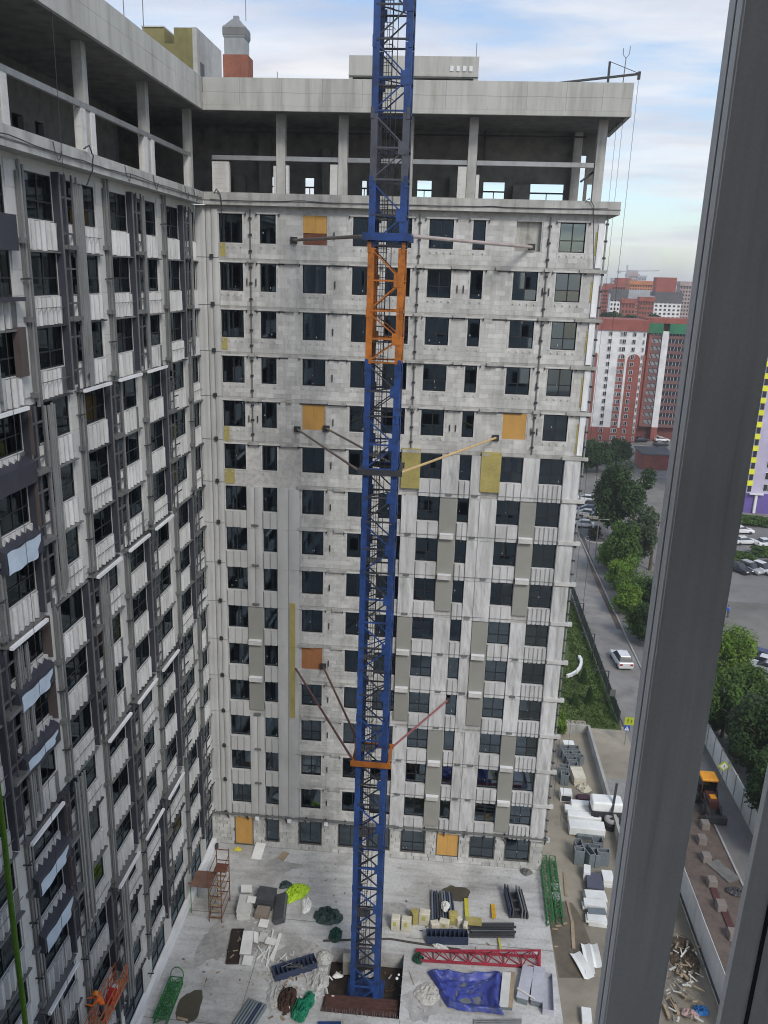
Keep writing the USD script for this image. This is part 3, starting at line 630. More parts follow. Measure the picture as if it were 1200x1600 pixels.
# posts: dark ladder frames, three storeys high; silver rail bundles beside them
for t in range(5):
    zb, zt = 3+9*t-.15, 12+9*t-.35
    if t == 4: zt = 47.9
    for p in bays(t):
        if p < -32: continue
        y0, y1 = p+3.15, p+4.4
        if y1 < -.25:
            b = MB(); b.box(.005, .05, y0, y1, zb, zt); b.box(.05, .30, y0, y0+.03, zb, zt); post = part(LW, 'post', b, navy_m)
            for y in (y0+.03, y0+.52, y1-.10):
                b = MB(); b.box(.29, .36, y, y+.045, zb, zt); part(post, 'rail', b, galv_dk if y == y0+.03 else post_m)
            b = MB()
            for z in np.arange(zb+.8, zt, 1.45): b.box(.24, .31, y0+.1, y1-.1, z, z+.08)
            part(post, 'rung', b, post_m, kind='stuff')
            for k in range(3):
                z = 3+9*t+3*k
                if k: b = MB(); b.box(.05, .5, y0+.1, y1-.1, z-.16, z+.02); part(post, 'bracket', b, galv_dk)
            if t < 4 and p > -13:
                b = MB()
                for z in np.arange(zb+.9, zt, .75): b.bar((.33, y1-.1, z), (.37, y1+.62, z), .06)
                part(post, 'prong', b, darkmetal, kind='stuff')
            n = (3 if t == 4 and p > -24 else 0) if p > -18 else (2 if p > -19.5 else 6)
            for q in range(n):
                y = y1+.08+q*.17+R.uniform(-.02, .02); d = .2+R.uniform(0, .1)
                b = MB(); b.box(d, d+.08, y, y+.09, zb+R.uniform(-.2, .6), zt-R.uniform(0, .4)); b.box(d+.01, d+.03, y+.09, y+.12, zb+.6, zt-.4); part(LW, 'steel_rail', b, galv)
        # grey bundle along the pier
        if -32 < p < -.9:
            for q in range(3):
                y = p+.05+q*.19
                b = MB(); b.box(.08+.02*q, .17+.02*q, y, y+.13, zb+R.uniform(-.6, .3), zt+R.uniform(-.3, .5)); part(LW, 'steel_rail', b, galv_dk if q != 1 else galv)
# white strips on top of each tier
for t in range(4):
    z = 12+9*t-.25
    for y in (-26.75, -18.78, -14.78, -10.85):
        part(part(LW, 'white_strip', MB().box(.52, .66, y, y+2.9, z-.07, z+.07), white_metal), 'strip_bracket', MB().box(.05, .52, y+.05, y+2.85, z-.07, z-.04), galv_dk)
# dark cladding already fixed on the nearest bay
for k in (12, 11, 9, 8, 6, 5):
    y0, y1 = -26.3, -23.35
    z0, z1 = 3*k-.35, 3*k+.75
    b = MB(); b.add([(.02, y0, z0), (.46, y0, z0), (.46, y0, z1-.25), (.02, y0, z1), (.02, y1, z0), (.46, y1, z0), (.46, y1, z1-.25), (.02, y1, z1)], [(0, 1, 2, 3), (4, 7, 6, 5), (1, 5, 6, 2), (2, 6, 7, 3), (0, 4, 5, 1)])
    cl = part(LW, 'cladding_panel', b, navy_m)
    if k != 12:
        h = {11: (.05, .95), 9: (.1, .8), 8: (.35, .8), 6: (.1, .75), 5: (.05, .85)}[k]
        b = MB()
        b.sheet(lambda u, v: np.stack([.475+.012*np.sin(u*9+v*4), y0+.15+u*(y1-y0-.35)-.3*(v < .5)*(u > .9), z0+h[0]-.15+v*(h[1]-h[0])+.03*np.sin(u*14)], 1), 14, 3)
        part(cl, 'protective_film', b, film_m)
    b = MB(); b.box(.02, .44, y1-.03, y1+.02, z1, z1+1.95); part(LW, 'cladding_return', b, brown_m)
part(LW, 'cladding_panel', MB().box(.02, .45, -26, -23.2, 44.65, 45.95), navy_m); part(LW, 'cladding_sill', MB().box(.02, .5, -26, -23.1, 42.8, 42.95), navy_m)
b = MB(); b.box(.02, .3, -23.5, -22.95, 39.9, 41.8); part(LW, 'cladding_return', b, brown_m)
# low pale plinth
b = MB(); b.box(.0, .32, Y0, -.3, -.05, .62); part(LW, 'plinth', b, white_metal)
# corner piece, cornice, open top storey, parapet, roof houses
b = MB(); b.box(-14, .77, Y0-8, -.52, 48.2, 48.95); part(LW, 'cornice', b, concrete)
b = MB(); b.box(.77, .79, Y0, -.52, 48.44, 48.5); part(LW, 'cornice_groove', b, concrete_dark)
for y in (-38.5, -30.8, -23.0, -15.3, -7.65, -.2):
    b = MB(); b.box(-.45, 0.0, y-.25, y+.25, 48.95, 54.0); part(LW, 'column', b, concrete)
    for s in (-.75, .27):
        zz = 48.95
        if y > -1 and s > 0: continue
        while zz < 51.0: b = MB(); b.box(-.3, 0.05, y+s, y+s+.46, zz+.004, min(zz+.6, 51.1)); part(LW, 'parapet_block', b, block_m3); zz += .6
b = MB(); b.box(-.12, .06, Y0, -.5, 50.95, 51.2); part(LW, 'beam', b, galv)
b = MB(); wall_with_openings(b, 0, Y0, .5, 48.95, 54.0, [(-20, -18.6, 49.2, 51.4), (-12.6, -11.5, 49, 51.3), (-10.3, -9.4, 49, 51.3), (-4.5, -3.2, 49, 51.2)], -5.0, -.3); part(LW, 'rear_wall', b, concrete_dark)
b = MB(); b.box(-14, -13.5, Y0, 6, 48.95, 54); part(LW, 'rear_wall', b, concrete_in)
b = MB(); b.box(-14, .95, Y0-8, 6.4, 53.72, 54.0); part(LW, 'roof_slab', b, concrete_dark)  # shade of the underside put into the slab colour here too
b = MB(); b.box(.8, 1.0, Y0-8, -.805, 53.62, 53.9); part(LW, 'roof_edge', b, parapet_m)
ys = np.arange(-.805, Y0-8, -2.45)
for i in range(len(ys)-1):
    for e, g in ((53.91, 54.62), (54.63, 55.44)):
        b = MB(); b.box(.8, .97+R.uniform(0, .008), ys[i+1]+.006, ys[i]-.006, e, g); part(LW, 'parapet_panel', b, parapet_m)
hx = -.9; hp, hq = on(0, hx, 307, 43), on(0, hx, 346, 89); hl = on(1, hp[1], 222, 42)[0]; n0, n1 = on(1, hp[1], 257, 60), on(1, hp[1], 272, 60)
rh = part(LW, 'roof_housing', MB().box(hl, hx-.3, hp[1], hq[1], 54, n0[2]-.3), olive_m)
part(rh, 'upper_part', MB().box(hl, n0[0], hp[1]+.003, hq[1], n0[2]-.3, hp[2]), olive_m); part(rh, 'upper_part', MB().box(n1[0], hx-.3, hp[1]+.003, hq[1], n0[2]-.3, hp[2]), olive_m)
part(rh, 'side_wall', MB().box(hx-.3, hx, hp[1]+.006, hq[1], 54, hp[2]+.02), block_m2); part(rh, 'coping', MB().box(hl-.05, n0[0], hp[1]-.06, hq[1], hp[2], hp[2]+.08), trim_m)
part(rh, 'opening', MB().box(hx, hx+.012, hp[1]+.6, hp[1]+1.5, 55.8, 57.6), darkmetal)
b = MB(); b.box(.98, 2.62, 4, 5.5, 54.2, 56.7); b.box(.95, 2.65, 3.97, 5.53, 57.1, 57.25)
ch = single('chimney', MB().box(.98, 2.62, 4, 5.5, 53.9, 57.8), brick_m, 'red brick roof chimney under a pale metal vent hood', 'chimney')
tv = thing('roof_vent', 'pale metal ventilation hood standing on the brick chimney', 'vent', (1.65, 4.75, 57.8))
part(tv, 'duct', MB().box(1.05, 2.4, 4.1, 5.4, 57.8, 58.85), galv)
part(tv, 'louvre', MB().box(.97, 2.48, 4.02, 5.48, 58.95, 59.4), galv_dk); part(tv, 'cap', MB().box(1.0, 2.45, 4.05, 5.45, 58.85, 58.95).box(1.0, 2.45, 4.05, 5.45, 59.4, 59.5).add([(1.05, 4.1, 59.5), (2.4, 4.1, 59.5), (2.4, 5.4, 59.5), (1.05, 5.4, 59.5), (1.5, 4.55, 60.0), (1.95, 4.55, 60.0), (1.95, 4.95, 60.0), (1.5, 4.95, 60.0)], [(0, 1, 5, 4), (1, 2, 6, 5), (2, 3, 7, 6), (3, 0, 4, 7), (4, 5, 6, 7)]).box(1.55, 1.9, 4.6, 4.9, 60.0, 60.2), galv)
# ---------------------------------------------------------------- tower crane mast
CX0, CX1, CYF, CYB = 12.66, 14.48, -12.8, -11.0
CM = thing('tower_crane', 'blue lattice tower crane mast with an orange section and steel ties to the wall', 'crane', ((CX0+CX1)/2, -11.9, -1.25))
LEV = [-1.2, 1.9, 4.9, 7.9, 10.85, 13.8, 16.75, 19.7, 22.6, 25.55, 28.5, 31.4, 34.3, 37.1, 39.85, 42.4, 45.5, 48.5, 51.5, 54.5, 57.5, 60.5]
def cmat(i):
    z = LEV[i]
    if 39.8 <= z < 45: return crane_orange
    if 48.4 <= z < 51: return crane_grey
    return crane_blue
for i in range(len(LEV)-1):
    z0, z1 = LEV[i], LEV[i+1]; m = cmat(i); md = dark_rod if m is crane_blue else m
    b = MB(); g = .012
    L, T = .32, .035
    for x, y, sx, sy in ((CX0, CYF, 1, 1), (CX1, CYF, -1, 1), (CX0, CYB, 1, -1), (CX1, CYB, -1, -1)):
        b = MB(); b.box(min(x, x+sx*L), max(x, x+sx*L), min(y, y+sy*T), max(y, y+sy*T), z0+g, z1-g)
        b.box(min(x, x+sx*T), max(x, x+sx*T), min(y+sy*T, y+sy*L), max(y+sy*T, y+sy*L), z0+g, z1-g); part(CM, 'leg', b, m)
    # horizontal frame, braces: K on the front and back, zigzag on the sides
    zm = (z0+z1)/2; b = MB(); w = .08
    for z in (z0+.1, zm):
        for y in (CYF+.03, CYB-.03): part(CM, 'strut', MB().bar((CX0+.1, y, z), (CX1-.1, y, z), w), md if i % 3 else m)
        for x in (CX0+.03, CX1-.03): part(CM, 'strut', MB().bar((x, CYF+.1, z), (x, CYB-.1, z), w), md if i % 3 else m)
    mb_ = md if m is crane_blue and i % 2 else m
    for (p, q) in (((CX0+.15, z0+.15), (CX1-.15, zm-.05)), ((CX1-.15, zm+.05), (CX0+.15, z1-.05))):
        for y in (CYF+.05, CYB-.05): part(CM, 'brace', MB().bar((p[0], y, p[1]), (q[0], y, q[1]), .085, .06), mb_)
    for x in (CX0+.05, CX1-.05):
        part(CM, 'brace', MB().bar((x, CYF+.1, z0+.1), (x, CYB-.1, zm), .075), mb_); part(CM, 'brace', MB().bar((x, CYB-.1, zm), (x, CYF+.1, z1), .075), mb_)
    part(CM, 'brace', MB().bar((CX0+.1, CYF+.1, zm), (CX1-.1, CYB-.1, zm), .05), mb_)
    part(CM, 'gusset', MB().box(CX1-.5, CX1-.02, CYF-.025, CYF-.002, zm-.3, zm+.3), m); part(CM, 'gusset', MB().box(CX0+.02, CX0+.45, CYB+.002, CYB+.025, zm-.28, zm+.28), m)
    for x, y in ((CX0+.07, CYF-.03), (CX1-.07, CYF-.03)):
        part(CM, 'joint_plate', MB().box(x-.09, x+.09, y, y+.027, z1-.25, z1+.25), m)
b = MB(); lx, ly = CX0+.62, CYF+.95
for x in (lx-.2, lx+.2): b.tube([(x, ly, -1), (x, ly, 60)], .022, 5)
for z in np.arange(-.9, 60, .3): b.tube([(lx-.2, ly, z), (lx+.2, ly, z)], .014, 4)
ld = part(CM, 'ladder', b, dark_rod)
b = MB()
for z in np.arange(1.2, 60, .75):
    t = np.linspace(0, np.pi, 7); b.tube(np.stack([lx-.33*np.cos(t), ly-.62*np.sin(t), np.full(7, z)], 1), .016, 4)
for x in (lx-.26, lx, lx+.26): b.tube([(x, ly-(.6 if x == lx else .45), 1), (x, ly-(.6 if x == lx else .45), 60)], .013, 4)
part(ld, 'hoop', b, dark_rod)
for z in np.arange(4.9, 60, 6.0):
    part(CM, 'platform', MB().box(CX0+.1, CX1-.8, CYF+1.0, CYB-.1, z-.04, z), galv_dk)
b = MB(); b.tube([(CX0+1.1, CYF+.6, -1), (CX0+1.1, CYF+.6, 60)], .02, 5); b.tube([(CX0+.75, CYF+.35, -1), (CX0+.72, CYF+.4, 60)], .018, 5); part(CM, 'cable', b, dark_rod)
# base frame and collars
part(CM, 'base_frame', MB().box(CX0-.3, CX1+.3, CYF-.25, CYB+.25, -1.3, -1.05).box(CX0-.05, CX1+.05, CYF-.06, CYF-.02, -1.05, -.5), crane_blue)
def collar(z, m, h=.3):
    b = MB(); e = .28
    b.box(CX0-e, CX1+e, CYF-.2, CYF-.06, z-h/2, z+h/2); b.box(CX0-e, CX1+e, CYB+.06, CYB+.2, z-h/2, z+h/2)
    b.box(CX0-.2, CX0-.06, CYF-.06, CYB+.06, z-h/2, z+h/2); b.box(CX1+.06, CX1+.2, CYF-.06, CYB+.06, z-h/2, z+h/2)
    return part(CM, 'collar', b, m)
collar(16.75, crane_orange); collar(34.25, darkmetal); collar(46.0, crane_blue, .35)
tie_low = M('tie_brown_red', (.17, .085, .075), .7, var=.25, scale=2); tie_brown = M('tie_steel', (.23, .19, .16), .7, var=.25, scale=2); tie_pink = M('tie_red', (.27, .09, .09), .6, var=.25, scale=2); tie_tan = M('tie_tan', (.50, .36, .17), .6, var=.15, scale=2); tie_pale = M('tie_pale', (.36, .31, .29), .6, var=.2, scale=2)
def tie(p, q, m, r=.072):
    t = part(CM, 'tie', MB().tube([p, q], r, 8), m); e = V(p)
    part(t, 'anchor_plate', MB().box(e[0]-.22, e[0]+.22, -.16, -.04, e[2]-.2, e[2]+.2), darkmetal)
tie((6.5, -.1, 46.2), (CX0-.2, CYB+.1, 46.1), tie_brown, .1); tie((21.6, -.1, 46.2), (CX1+.2, CYB+.1, 46.15), tie_pale, .1)
tie((6.75, -.1, 33.95), (CX0-.1, CYF-.1, 34.25), tie_brown); tie((8.75, -.1, 34.1), (CX1-.3, CYB+.1, 34.25), tie_brown); tie((20.2, -.1, 34.0), (CX1+.2, CYF+.2, 34.25), tie_tan)
tie((6.63, -.1, 16.0), (CX0-.1, CYF, 16.8), tie_low); tie((8.7, -.1, 16.3), (CX0, CYB+.1, 16.8), tie_low); tie((18.0, -.1, 14.2), (CX1+.2, CYB, 16.8), tie_pink)
# ---------------------------------------------------------------- the room the photograph is taken from, and its window frame
NB = thing('near_building', 'pale block wing whose open window frame stands in the foreground', 'building', (17, -54, 43))
wx0, wx1, wz0, wz1 = 14.55, 20.95, 42.3, 46.2
b = MB()
for x0, x1, z0, z1 in ((-14, wx0, -.4, 56), (wx1, 26.5, -.4, 56), (wx0, wx1, -.4, wz0), (wx0, wx1, wz1, 56)): b.box(x0, x1, -54.2, -54.02, z0, z1)
part(NB, 'wall', b, pier_m)
b = MB()
for k in range(1, 15):
    for x in (2, 5.5, 9, 12.5, 20.2, 23.2): part(NB, 'window', MB().box(x, x+1.6, -54.02, -54.0, 3*k+.9, 3*k+2.7), frame_m)
b = MB(); b.box(14.5, 21, -60.2, -54.2, 42.0, 42.3); b.box(14.5, 21, -60.2, -54.2, 46.2, 46.5); b.box(14.3, 14.5, -60.2, -54.2, 42, 46.5); b.box(21, 21.2, -60.2, -54.2, 42, 46.5); b.box(14.3, 21.2, -60.4, -60.2, 42, 46.5)
part(NB, 'room', b, M('room_plaster', (.80, .79, .77), .9, var=.05))
b = MB(); b.box(-14, 14.3, -66, -54.2, -.4, 56); b.box(21.2, 26.5, -66, -54.2, -.4, 56); b.box(14.3, 21.2, -66, -54.2, -.4, 42); b.box(14.3, 21.2, -66, -54.2, 46.5, 56); part(NB, 'side_walls', b, block_m2)
mull = MATS['window_profile'] = usdkit.material(stage, '/World/Looks/window_profile', {
    'g': ('geometry', {}), 'mp': ('mapping', {'scale': (70, 70, 3.2)}), 'n': ('noise_texture', {'scale': 1.0, 'detail': 4, 'roughness': .5, 'distortion': 1.3}), 'r': ('rgb_ramp', {'ramp': [(.28, (.64, .605, .56)), (.42, (.76, .725, .675)), (.58, (.79, .755, .705)), (.76, (.86, .82, .765))]}),
    'n2': ('noise_texture', {'scale': 420, 'detail': 6, 'roughness': .7}), 'r2': ('rgb_ramp', {'ramp': [(.35, (.94, .94, .93)), (.6, (1.02,)*3)]}), 'n3': ('noise_texture', {'scale': 3.0, 'detail': 3}), 'r3': ('rgb_ramp', {'ramp': [(.35, (.82, .82, .81)), (.65, (1.1,)*3)]}),
    'm': ('mix_color', {'blend_type': 'multiply', 'fac': 1.0, 'use_clamp': False}), 'm2': ('mix_color', {'blend_type': 'multiply', 'fac': 1.0, 'use_clamp': False}), 'p': ('principled_bsdf', {'roughness': .55, 'metallic': .1})},
    [('g.position', 'mp.vector'), ('mp.vector', 'n.vector'), ('n.fac', 'r.fac'), ('g.position', 'n2.vector'), ('n2.fac', 'r2.fac'), ('g.position', 'n3.vector'), ('n3.fac', 'r3.fac'), ('r.color', 'm.a'), ('r2.color', 'm.b'), ('m.result', 'm2.a'), ('r3.color', 'm2.b'), ('m2.result', 'p.base_color')], surface='p.BSDF')
y0 = -53.86
def plumb(px0, px1, dy=0.0):
    """the line of a profile's edge in the plane of the window, from the sill to the head"""
    p, q = on(1, y0, px0, 0), on(1, y0, px1, 1600)
    return lambda z: p[0]+(q[0]-p[0])*(z-p[2])/(q[2]-p[2])
def profile(el, er, ya, yb, grow=0.0):
    za, zb_ = 42.32, 46.18; v = [(e(z)+g, y, z) for z in (za, zb_) for e, g in ((el, -grow), (er, grow)) for y in (ya, yb)]
    return MB().add(v, [(0, 1, 3, 2), (4, 6, 7, 5), (0, 4, 5, 1), (2, 3, 7, 6), (0, 2, 6, 4), (1, 5, 7, 3)])
eL, eR = plumb(1166, 946), plumb(1291, 1029); d = .034
fr = part(NB, 'mullion', profile(eL, eR, y0, y0+d), mull)
part(fr, 'glazing_bead', profile(eL, eR, y0+.003, y0+.0155, .0011), mull); part(fr, 'glazing_bead', profile(eL, eR, y0+.0185, y0+d-.001, .0013), mull)
part(fr, 'gasket', profile(eL, eR, y0+.0156, y0+.0184, .0006), frame_m)
e2, e3 = plumb(1453, 1128), plumb(1490, 1165)
jm = part(NB, 'jamb', profile(e2, lambda z: e2(z)+.3, y0+.004, y0+.012), mull); part(jm, 'gasket', profile(e3, lambda z: e3(z)+.003, y0+.002, y0+.0038), frame_m)
p = on(1, -49.5, 0, 1260); q = on(1, -49.5, 32, 1600)
b = MB(); zz = np.linspace(56, 20, 73); b.tube(np.stack([np.full(73, p[0])+.004*np.sin(zz*9), np.full(73, -49.5), zz], 1), .021, 10)
single('rope', b, rope_m, 'thick green rope hanging down at the left edge of the view', 'rope')
# ---------------------------------------------------------------- things lying in the courtyard
def lerp(p, q, t): return V(p)+(V(q)-V(p))*t
def frame2(p, q):
    d = V(q)-V(p); L = np.linalg.norm(d[:2]); return L, math.atan2(d[1], d[0]), (V(p)+V(q))/2
def tray(b, c, L, W, H, rz, t=.03, cells=0):
    """open box of thin sheet, long side along its own x"""
    c = V(c); M_ = trimesh.transformations.euler_matrix(0, 0, rz)[:3, :3]
    def ob(x0, x1, y0, y1, z0, z1):
        bb = MB().box(x0, x1, y0, y1, z0, z1); b.add(np.vstack(bb.v)@M_.T+c, np.vstack(bb.f))
    ob(-L/2, L/2, -W/2, W/2, 0, t); ob(-L/2, L/2, -W/2, -W/2+t, t, H); ob(-L/2, L/2, W/2-t, W/2, t, H)
    ob(-L/2, -L/2+t, -W/2+t, W/2-t, t, H); ob(L/2-t, L/2, -W/2+t, W/2-t, t, H)
    for i in range(1, cells): x = -L/2+L*i/cells; ob(x-t/2, x+t/2, -W/2+t, W/2-t, t, H*.95)
    return b
def rest_b(b, c, L, W, H, rz, z=0, rx=0, ry=0): return b.obox((c[0], c[1], z+H/2), (L, W, H), rz, rx, ry)
def crumple(c, rx, ry, h, seed, n=26, rz=0.0, z0=.0, edge=.35, fold=3.0, poly=None):
    """a crumpled sheet lying on the ground"""
    b = MB()
    def fn(u, v):
        t = v*2*np.pi; k = np.stack([np.cos(t)*1.3+seed, np.sin(t)*1.3, np.full_like(t, seed*2.)], 1)
        rad = u*(1+edge*2*(meshkit.fbm(k, 3, seed)-.5))
        x, y = rx*rad*np.cos(t), ry*rad*np.sin(t)
        q = np.stack([x*fold/ max(rx, .3)+seed, y*fold/max(ry, .3), np.full_like(x, seed)], 1)
        r1 = 1-np.abs(meshkit.fbm(q, 4, seed)*2-1)
        z = z0+h*(.15+1.1*(r1-.45))*(1-u**3*.85)+.02
        return np.stack([c[0]+x*math.cos(rz)-y*math.sin(rz), c[1]+x*math.sin(rz)+y*math.cos(rz), c[2]+np.maximum(z, z0+.012)], 1)
    return b.sheet(fn, n, n*3)
def truss(b, p, q, w, h, pitch, r=.03, tri=False):
    p, q = V(p), V(q); d = q-p; L = np.linalg.norm(d); d /= L; s = np.cross(d, (0, 0, 1.)); s /= np.linalg.norm(s); u = np.cross(s, d)
    ch = [s*w/2, -s*w/2, u*h] if tri else [s*w/2, -s*w/2, s*w/2+u*h, -s*w/2+u*h]
    for c in ch: b.bar(p+c, q+c, r*2)
    n = max(2, int(L/pitch)); sides = [(0, 1), (0, 2), (1, 2)] if tri else [(0, 1), (0, 2), (1, 3), (2, 3)]
    for i in range(n):
        a, e = p+d*L*i/n, p+d*L*(i+1)/n
        for j, k in sides: b.bar(a+ch[j if i % 2 else k], e+ch[k if i % 2 else j], r*1.2)
        for j, k in sides: b.bar(a+ch[j], a+ch[k], r*1.2)
    return b
board_m = M('pale_board', (.55, .55, .52), .85, var=.12, scale=2.5, isl=.08)
board_w = M('white_board', (.68, .68, .65), .8, var=.08, scale=2.5)
cass_m = M('grey_cassette', (.10, .105, .115), .5, metal=.25, var=.18, scale=2.5, isl=.15)
cass_n = M('blue_grey_cassette', (.045, .06, .11), .5, metal=.2, var=.2, scale=2.5)
duct_m = M('grey_duct', (.22, .26, .28), .5, metal=.3, var=.15, scale=2, isl=.12)
lime_m = M('lime_sheet', (.42, .62, .03), .7, var=.2, scale=4)
dkgreen_m = M('dark_green_sheet', (.035, .065, .06), .55, var=.4, scale=3)
green_m = M('green_sheet', (.01, .16, .085), .5, var=.3, scale=3)
bluetarp_m = M('blue_tarpaulin', (.035, .05, .24), .4, var=.35, scale=2.2, tint=(.09, .11, .15), bump=.01, bscale=6)
greenpaint = M('green_paint', (.03, .15, .045), .55, var=.3, scale=4)
cream_m = M('cream_pack', (.55, .52, .42), .7, var=.15, scale=3)
yellow_m = M('yellow_bar', (.62, .36, .02), .6, var=.15, scale=3); yprint = M('yellow_print', (.55, .50, .05), .7, var=.15, scale=3)
greysheet = M('grey_rubble_sheet', (.42, .42, .40), .85, var=.3, scale=2)
brownheap = M('brown_heap', (.06, .035, .025), .95, var=.5, scale=5, bump=.02, bscale=12)
# rust red stair tower
p = G(337, 1441); st = thing('stair_tower', 'rust red scaffold stair tower with a brown side platform by the left facade', 'scaffold', p)
b = MB()
for dx in (-.45, .45):
    for dy, h in ((0, 4.3), (2.1, 4.5)):
        part(st, 'post', MB().tube([(p[0]+dx, p[1]+dy, 0), (p[0]+dx, p[1]+dy, h)], .035, 6), rust_m)
for z in (.4, 1.3, 2.2, 3.1, 4.0):
    part(st, 'rail', MB().bar((p[0]-.45, p[1], z), (p[0]+.45, p[1], z), .05).bar((p[0]-.45, p[1]+2.1, z+.4), (p[0]+.45, p[1]+2.1, z+.4), .05).bar((p[0]-.45, p[1], z), (p[0]-.45, p[1]+2.1, z), .04).bar((p[0]+.45, p[1], z), (p[0]+.45, p[1]+2.1, z), .04), rust_m)
for i in range(9): part(st, 'step', MB().box(p[0]-.4, p[0]+.4, p[1]+.1+i*.2, p[1]+.28+i*.2, .25+i*.33, .29+i*.33), wood_m)
part(st, 'deck', MB().box(p[0]-.44, p[0]+.44, p[1]+1.2, p[1]+2.08, 3.2, 3.25), rust_m)
part(st, 'platform', MB().box(p[0]-2.0, p[0]-.5, p[1]+.6, p[1]+2.2, 2.3, 2.36), M('brown_board', (.17, .10, .075), .8, var=.2))
for dx, dy in ((-1.95, .65), (-.55, .65), (-1.95, 2.15)): part(st, 'leg', MB().tube([(p[0]+dx, p[1]+dy, 0), (p[0]+dx, p[1]+dy, 2.3)], .03, 5), greenpaint)
# heap of boards and cassettes
def board(name, label, cat, px, py, L, W, H, rz, mat, z=0.0, rx=0, ry=0):
    c = G(px, py, z+H); b = MB(); rest_b(b, c, L, W, H, rz, z, rx, ry); return single(name, b, mat, label, cat, (c[0], c[1], z))
def stackof(name, label, cat, px, py, L, W, H, n, rz, mat, z=0.0, pn='board', jit=.05, group=None):
    c = G(px, py, z+H/2); t = thing(name, label, cat, (c[0], c[1], z), group=group)
    for i in range(n):
        part(t, pn, rest_b(MB(), (c[0]+R.uniform(-jit, jit), c[1]+R.uniform(-jit, jit)), L, W, H/n-.006, rz+R.uniform(-.03, .03), z+i*H/n), mat)
    return t
p, q = G(372, 1454), G(363, 1507); L, a, c = frame2(p, q)
t_ = thing('long_tray', 'long dark brown tray lying on the slab beside the white boards', 'tray', c); part(t_, 'tray', tray(MB(), c, L, .85, .18, a), M('dark_brown_board', (.035, .026, .022), .85, var=.4, scale=3))
for i in range(4): part(t_, 'offcut', MB().obox((c[0]+R.uniform(-.2, .2), c[1]+R.uniform(-L/3, L/3), .06), (.35, .07, .03), R.random()*3), wood_m)
stackof('insulation_stack', 'tall pale grey stack of insulation boards beside the dark cassettes', 'boards', 383, 1417, .95, 1.5, .9, 7, .12, board_m)
stackof('panel_stack', 'stack of dark grey metal panels between white boards and the tilted cassette', 'panels', 415, 1403, 1.35, 1.3, .85, 6, -.05, cass_m, pn='panel')
stackof('timber_box', 'low tan timber box in front of the dark grey panel stack', 'box', 410, 1426, .95, .8, .5, 3, -.03, M('tan_box', (.24, .20, .165), .8, var=.15), jit=.015, pn='plank')
p, q = G(441, 1398, .4), G(436, 1441, .3); L, a, c = frame2(p, q); c[2] = 0
t_ = thing('metal_cassette', 'tilted dark grey cassette of three panes right of the panel stack', 'cassette', c)
part(t_, 'body', MB().obox((c[0], c[1], .35), (L, .75, .42), a, .35), cass_m)
for i in range(3): part(t_, 'panel', MB().obox((c[0]+math.cos(a)*(i-1)*L*.31+.06, c[1]+math.sin(a)*(i-1)*L*.31+.02, .57), (L*.28, .6, .03), a, .35), duct_m)
for lab, px, py, L, W, rz, z, tilt in (('broad white board lying at the top left of the material heap', 385, 1388, .8, .75, .25, .55, .12), ('small square white board on the insulation stack', 393, 1405, .6, .6, .05, .95, .05), ('white square board in front of the tan timber box', 412, 1442, .65, .7, -.03, .12, .06),
        ('long white board beside the dark brown tray', 386, 1472, .75, 2.0, .12, .25, .03), ('short white board below the long white board', 387, 1500, .65, .75, .04, .2, .04), ('white board among the loose strips', 423, 1470, .7, .55, -.1, .35, .08), ('narrow white board standing tilted beside the long white board', 400, 1464, .35, .9, .2, .25, .5), ('pale grey board left of the loose strips', 411, 1464, .55, .8, -.02, .2, .1)):
    board('white_board', lab, 'board', px, py, L, W, .06, rz, board_w if 'white' in lab else board_m, z, 0, tilt)
for i, (x0, y0, x1, y1, w) in enumerate(((438, 1459, 425, 1501, .22), (427, 1453, 416, 1512, .1), (421, 1478, 408, 1503, .08), (414, 1486, 401, 1499, .1), (431, 1478, 418, 1506, .09), (447, 1490, 433, 1504, .05), (403, 1478, 416, 1500, .07))):
    p, q = G(x0, y0, .15), G(x1, y1, .08)
    single('loose_strip', MB().bar(p, q, w, .08), board_w, f'{["broad white", "long thin white", "short white", "short pale", "slim white", "thin far", "crossing white"][i]} strip lying in the loose heap by the blue crate', 'strip', (p[0], p[1], 0))
def litter(px, py, n, sx, sy, mats, label, name='debris', smax=.35):
    c = G(px, py, -1.2 if 'pit' in label and 'right' not in label else 0); t = thing(name, label, 'debris', c)
    for i in range(n):
        part(t, 'scrap', MB().obox((c[0]+R.gauss(0, sx), c[1]+R.gauss(0, sy), c[2]+.02+R.random()*.06), (R.uniform(.06, smax), R.uniform(.03, min(smax*.4, .16)), R.uniform(.015, .06)), R.random()*3.1, R.uniform(-.2, .2), R.uniform(-.2, .2)), R.choice(mats))
litter(415, 1520, 26, .5, .5, [board_m, greysheet], 'scattered pale scraps between the strips and the blue crate')
litter(640, 1560, 10, .6, .8, [greysheet, board_m], 'pale crumbs right of the crane pit')
litter(330, 1515, 9, 1.0, 1.2, [wood_m, rust_m, concrete_dark], 'few dark scraps on the slab left of the tray')
litter(560, 1380, 14, 2.6, 1.2, [greysheet, concrete_dark, wood_m], 'sparse scraps on the open slab behind the mast', smax=.22)
litter(400, 1445, 40, .9, 1.3, [board_m, wood_m, concrete_dark, greysheet], 'small scraps all round the material heap by the left wing', smax=.3)
litter(700, 1455, 40, 1.6, .9, [board_m, wood_m, cream_m, cass_m], 'small scraps round the wool packs', smax=.3)
litter(470, 1500, 26, .8, .6, [greysheet, wood_m, board_w], 'scraps behind the left blue crate', smax=.3)
litter(585, 1530, 40, 1.6, 1.4, [wood_m, brownheap, rust_m, greysheet], 'dark scraps and bits of rust lying in the crane pit', smax=.5)
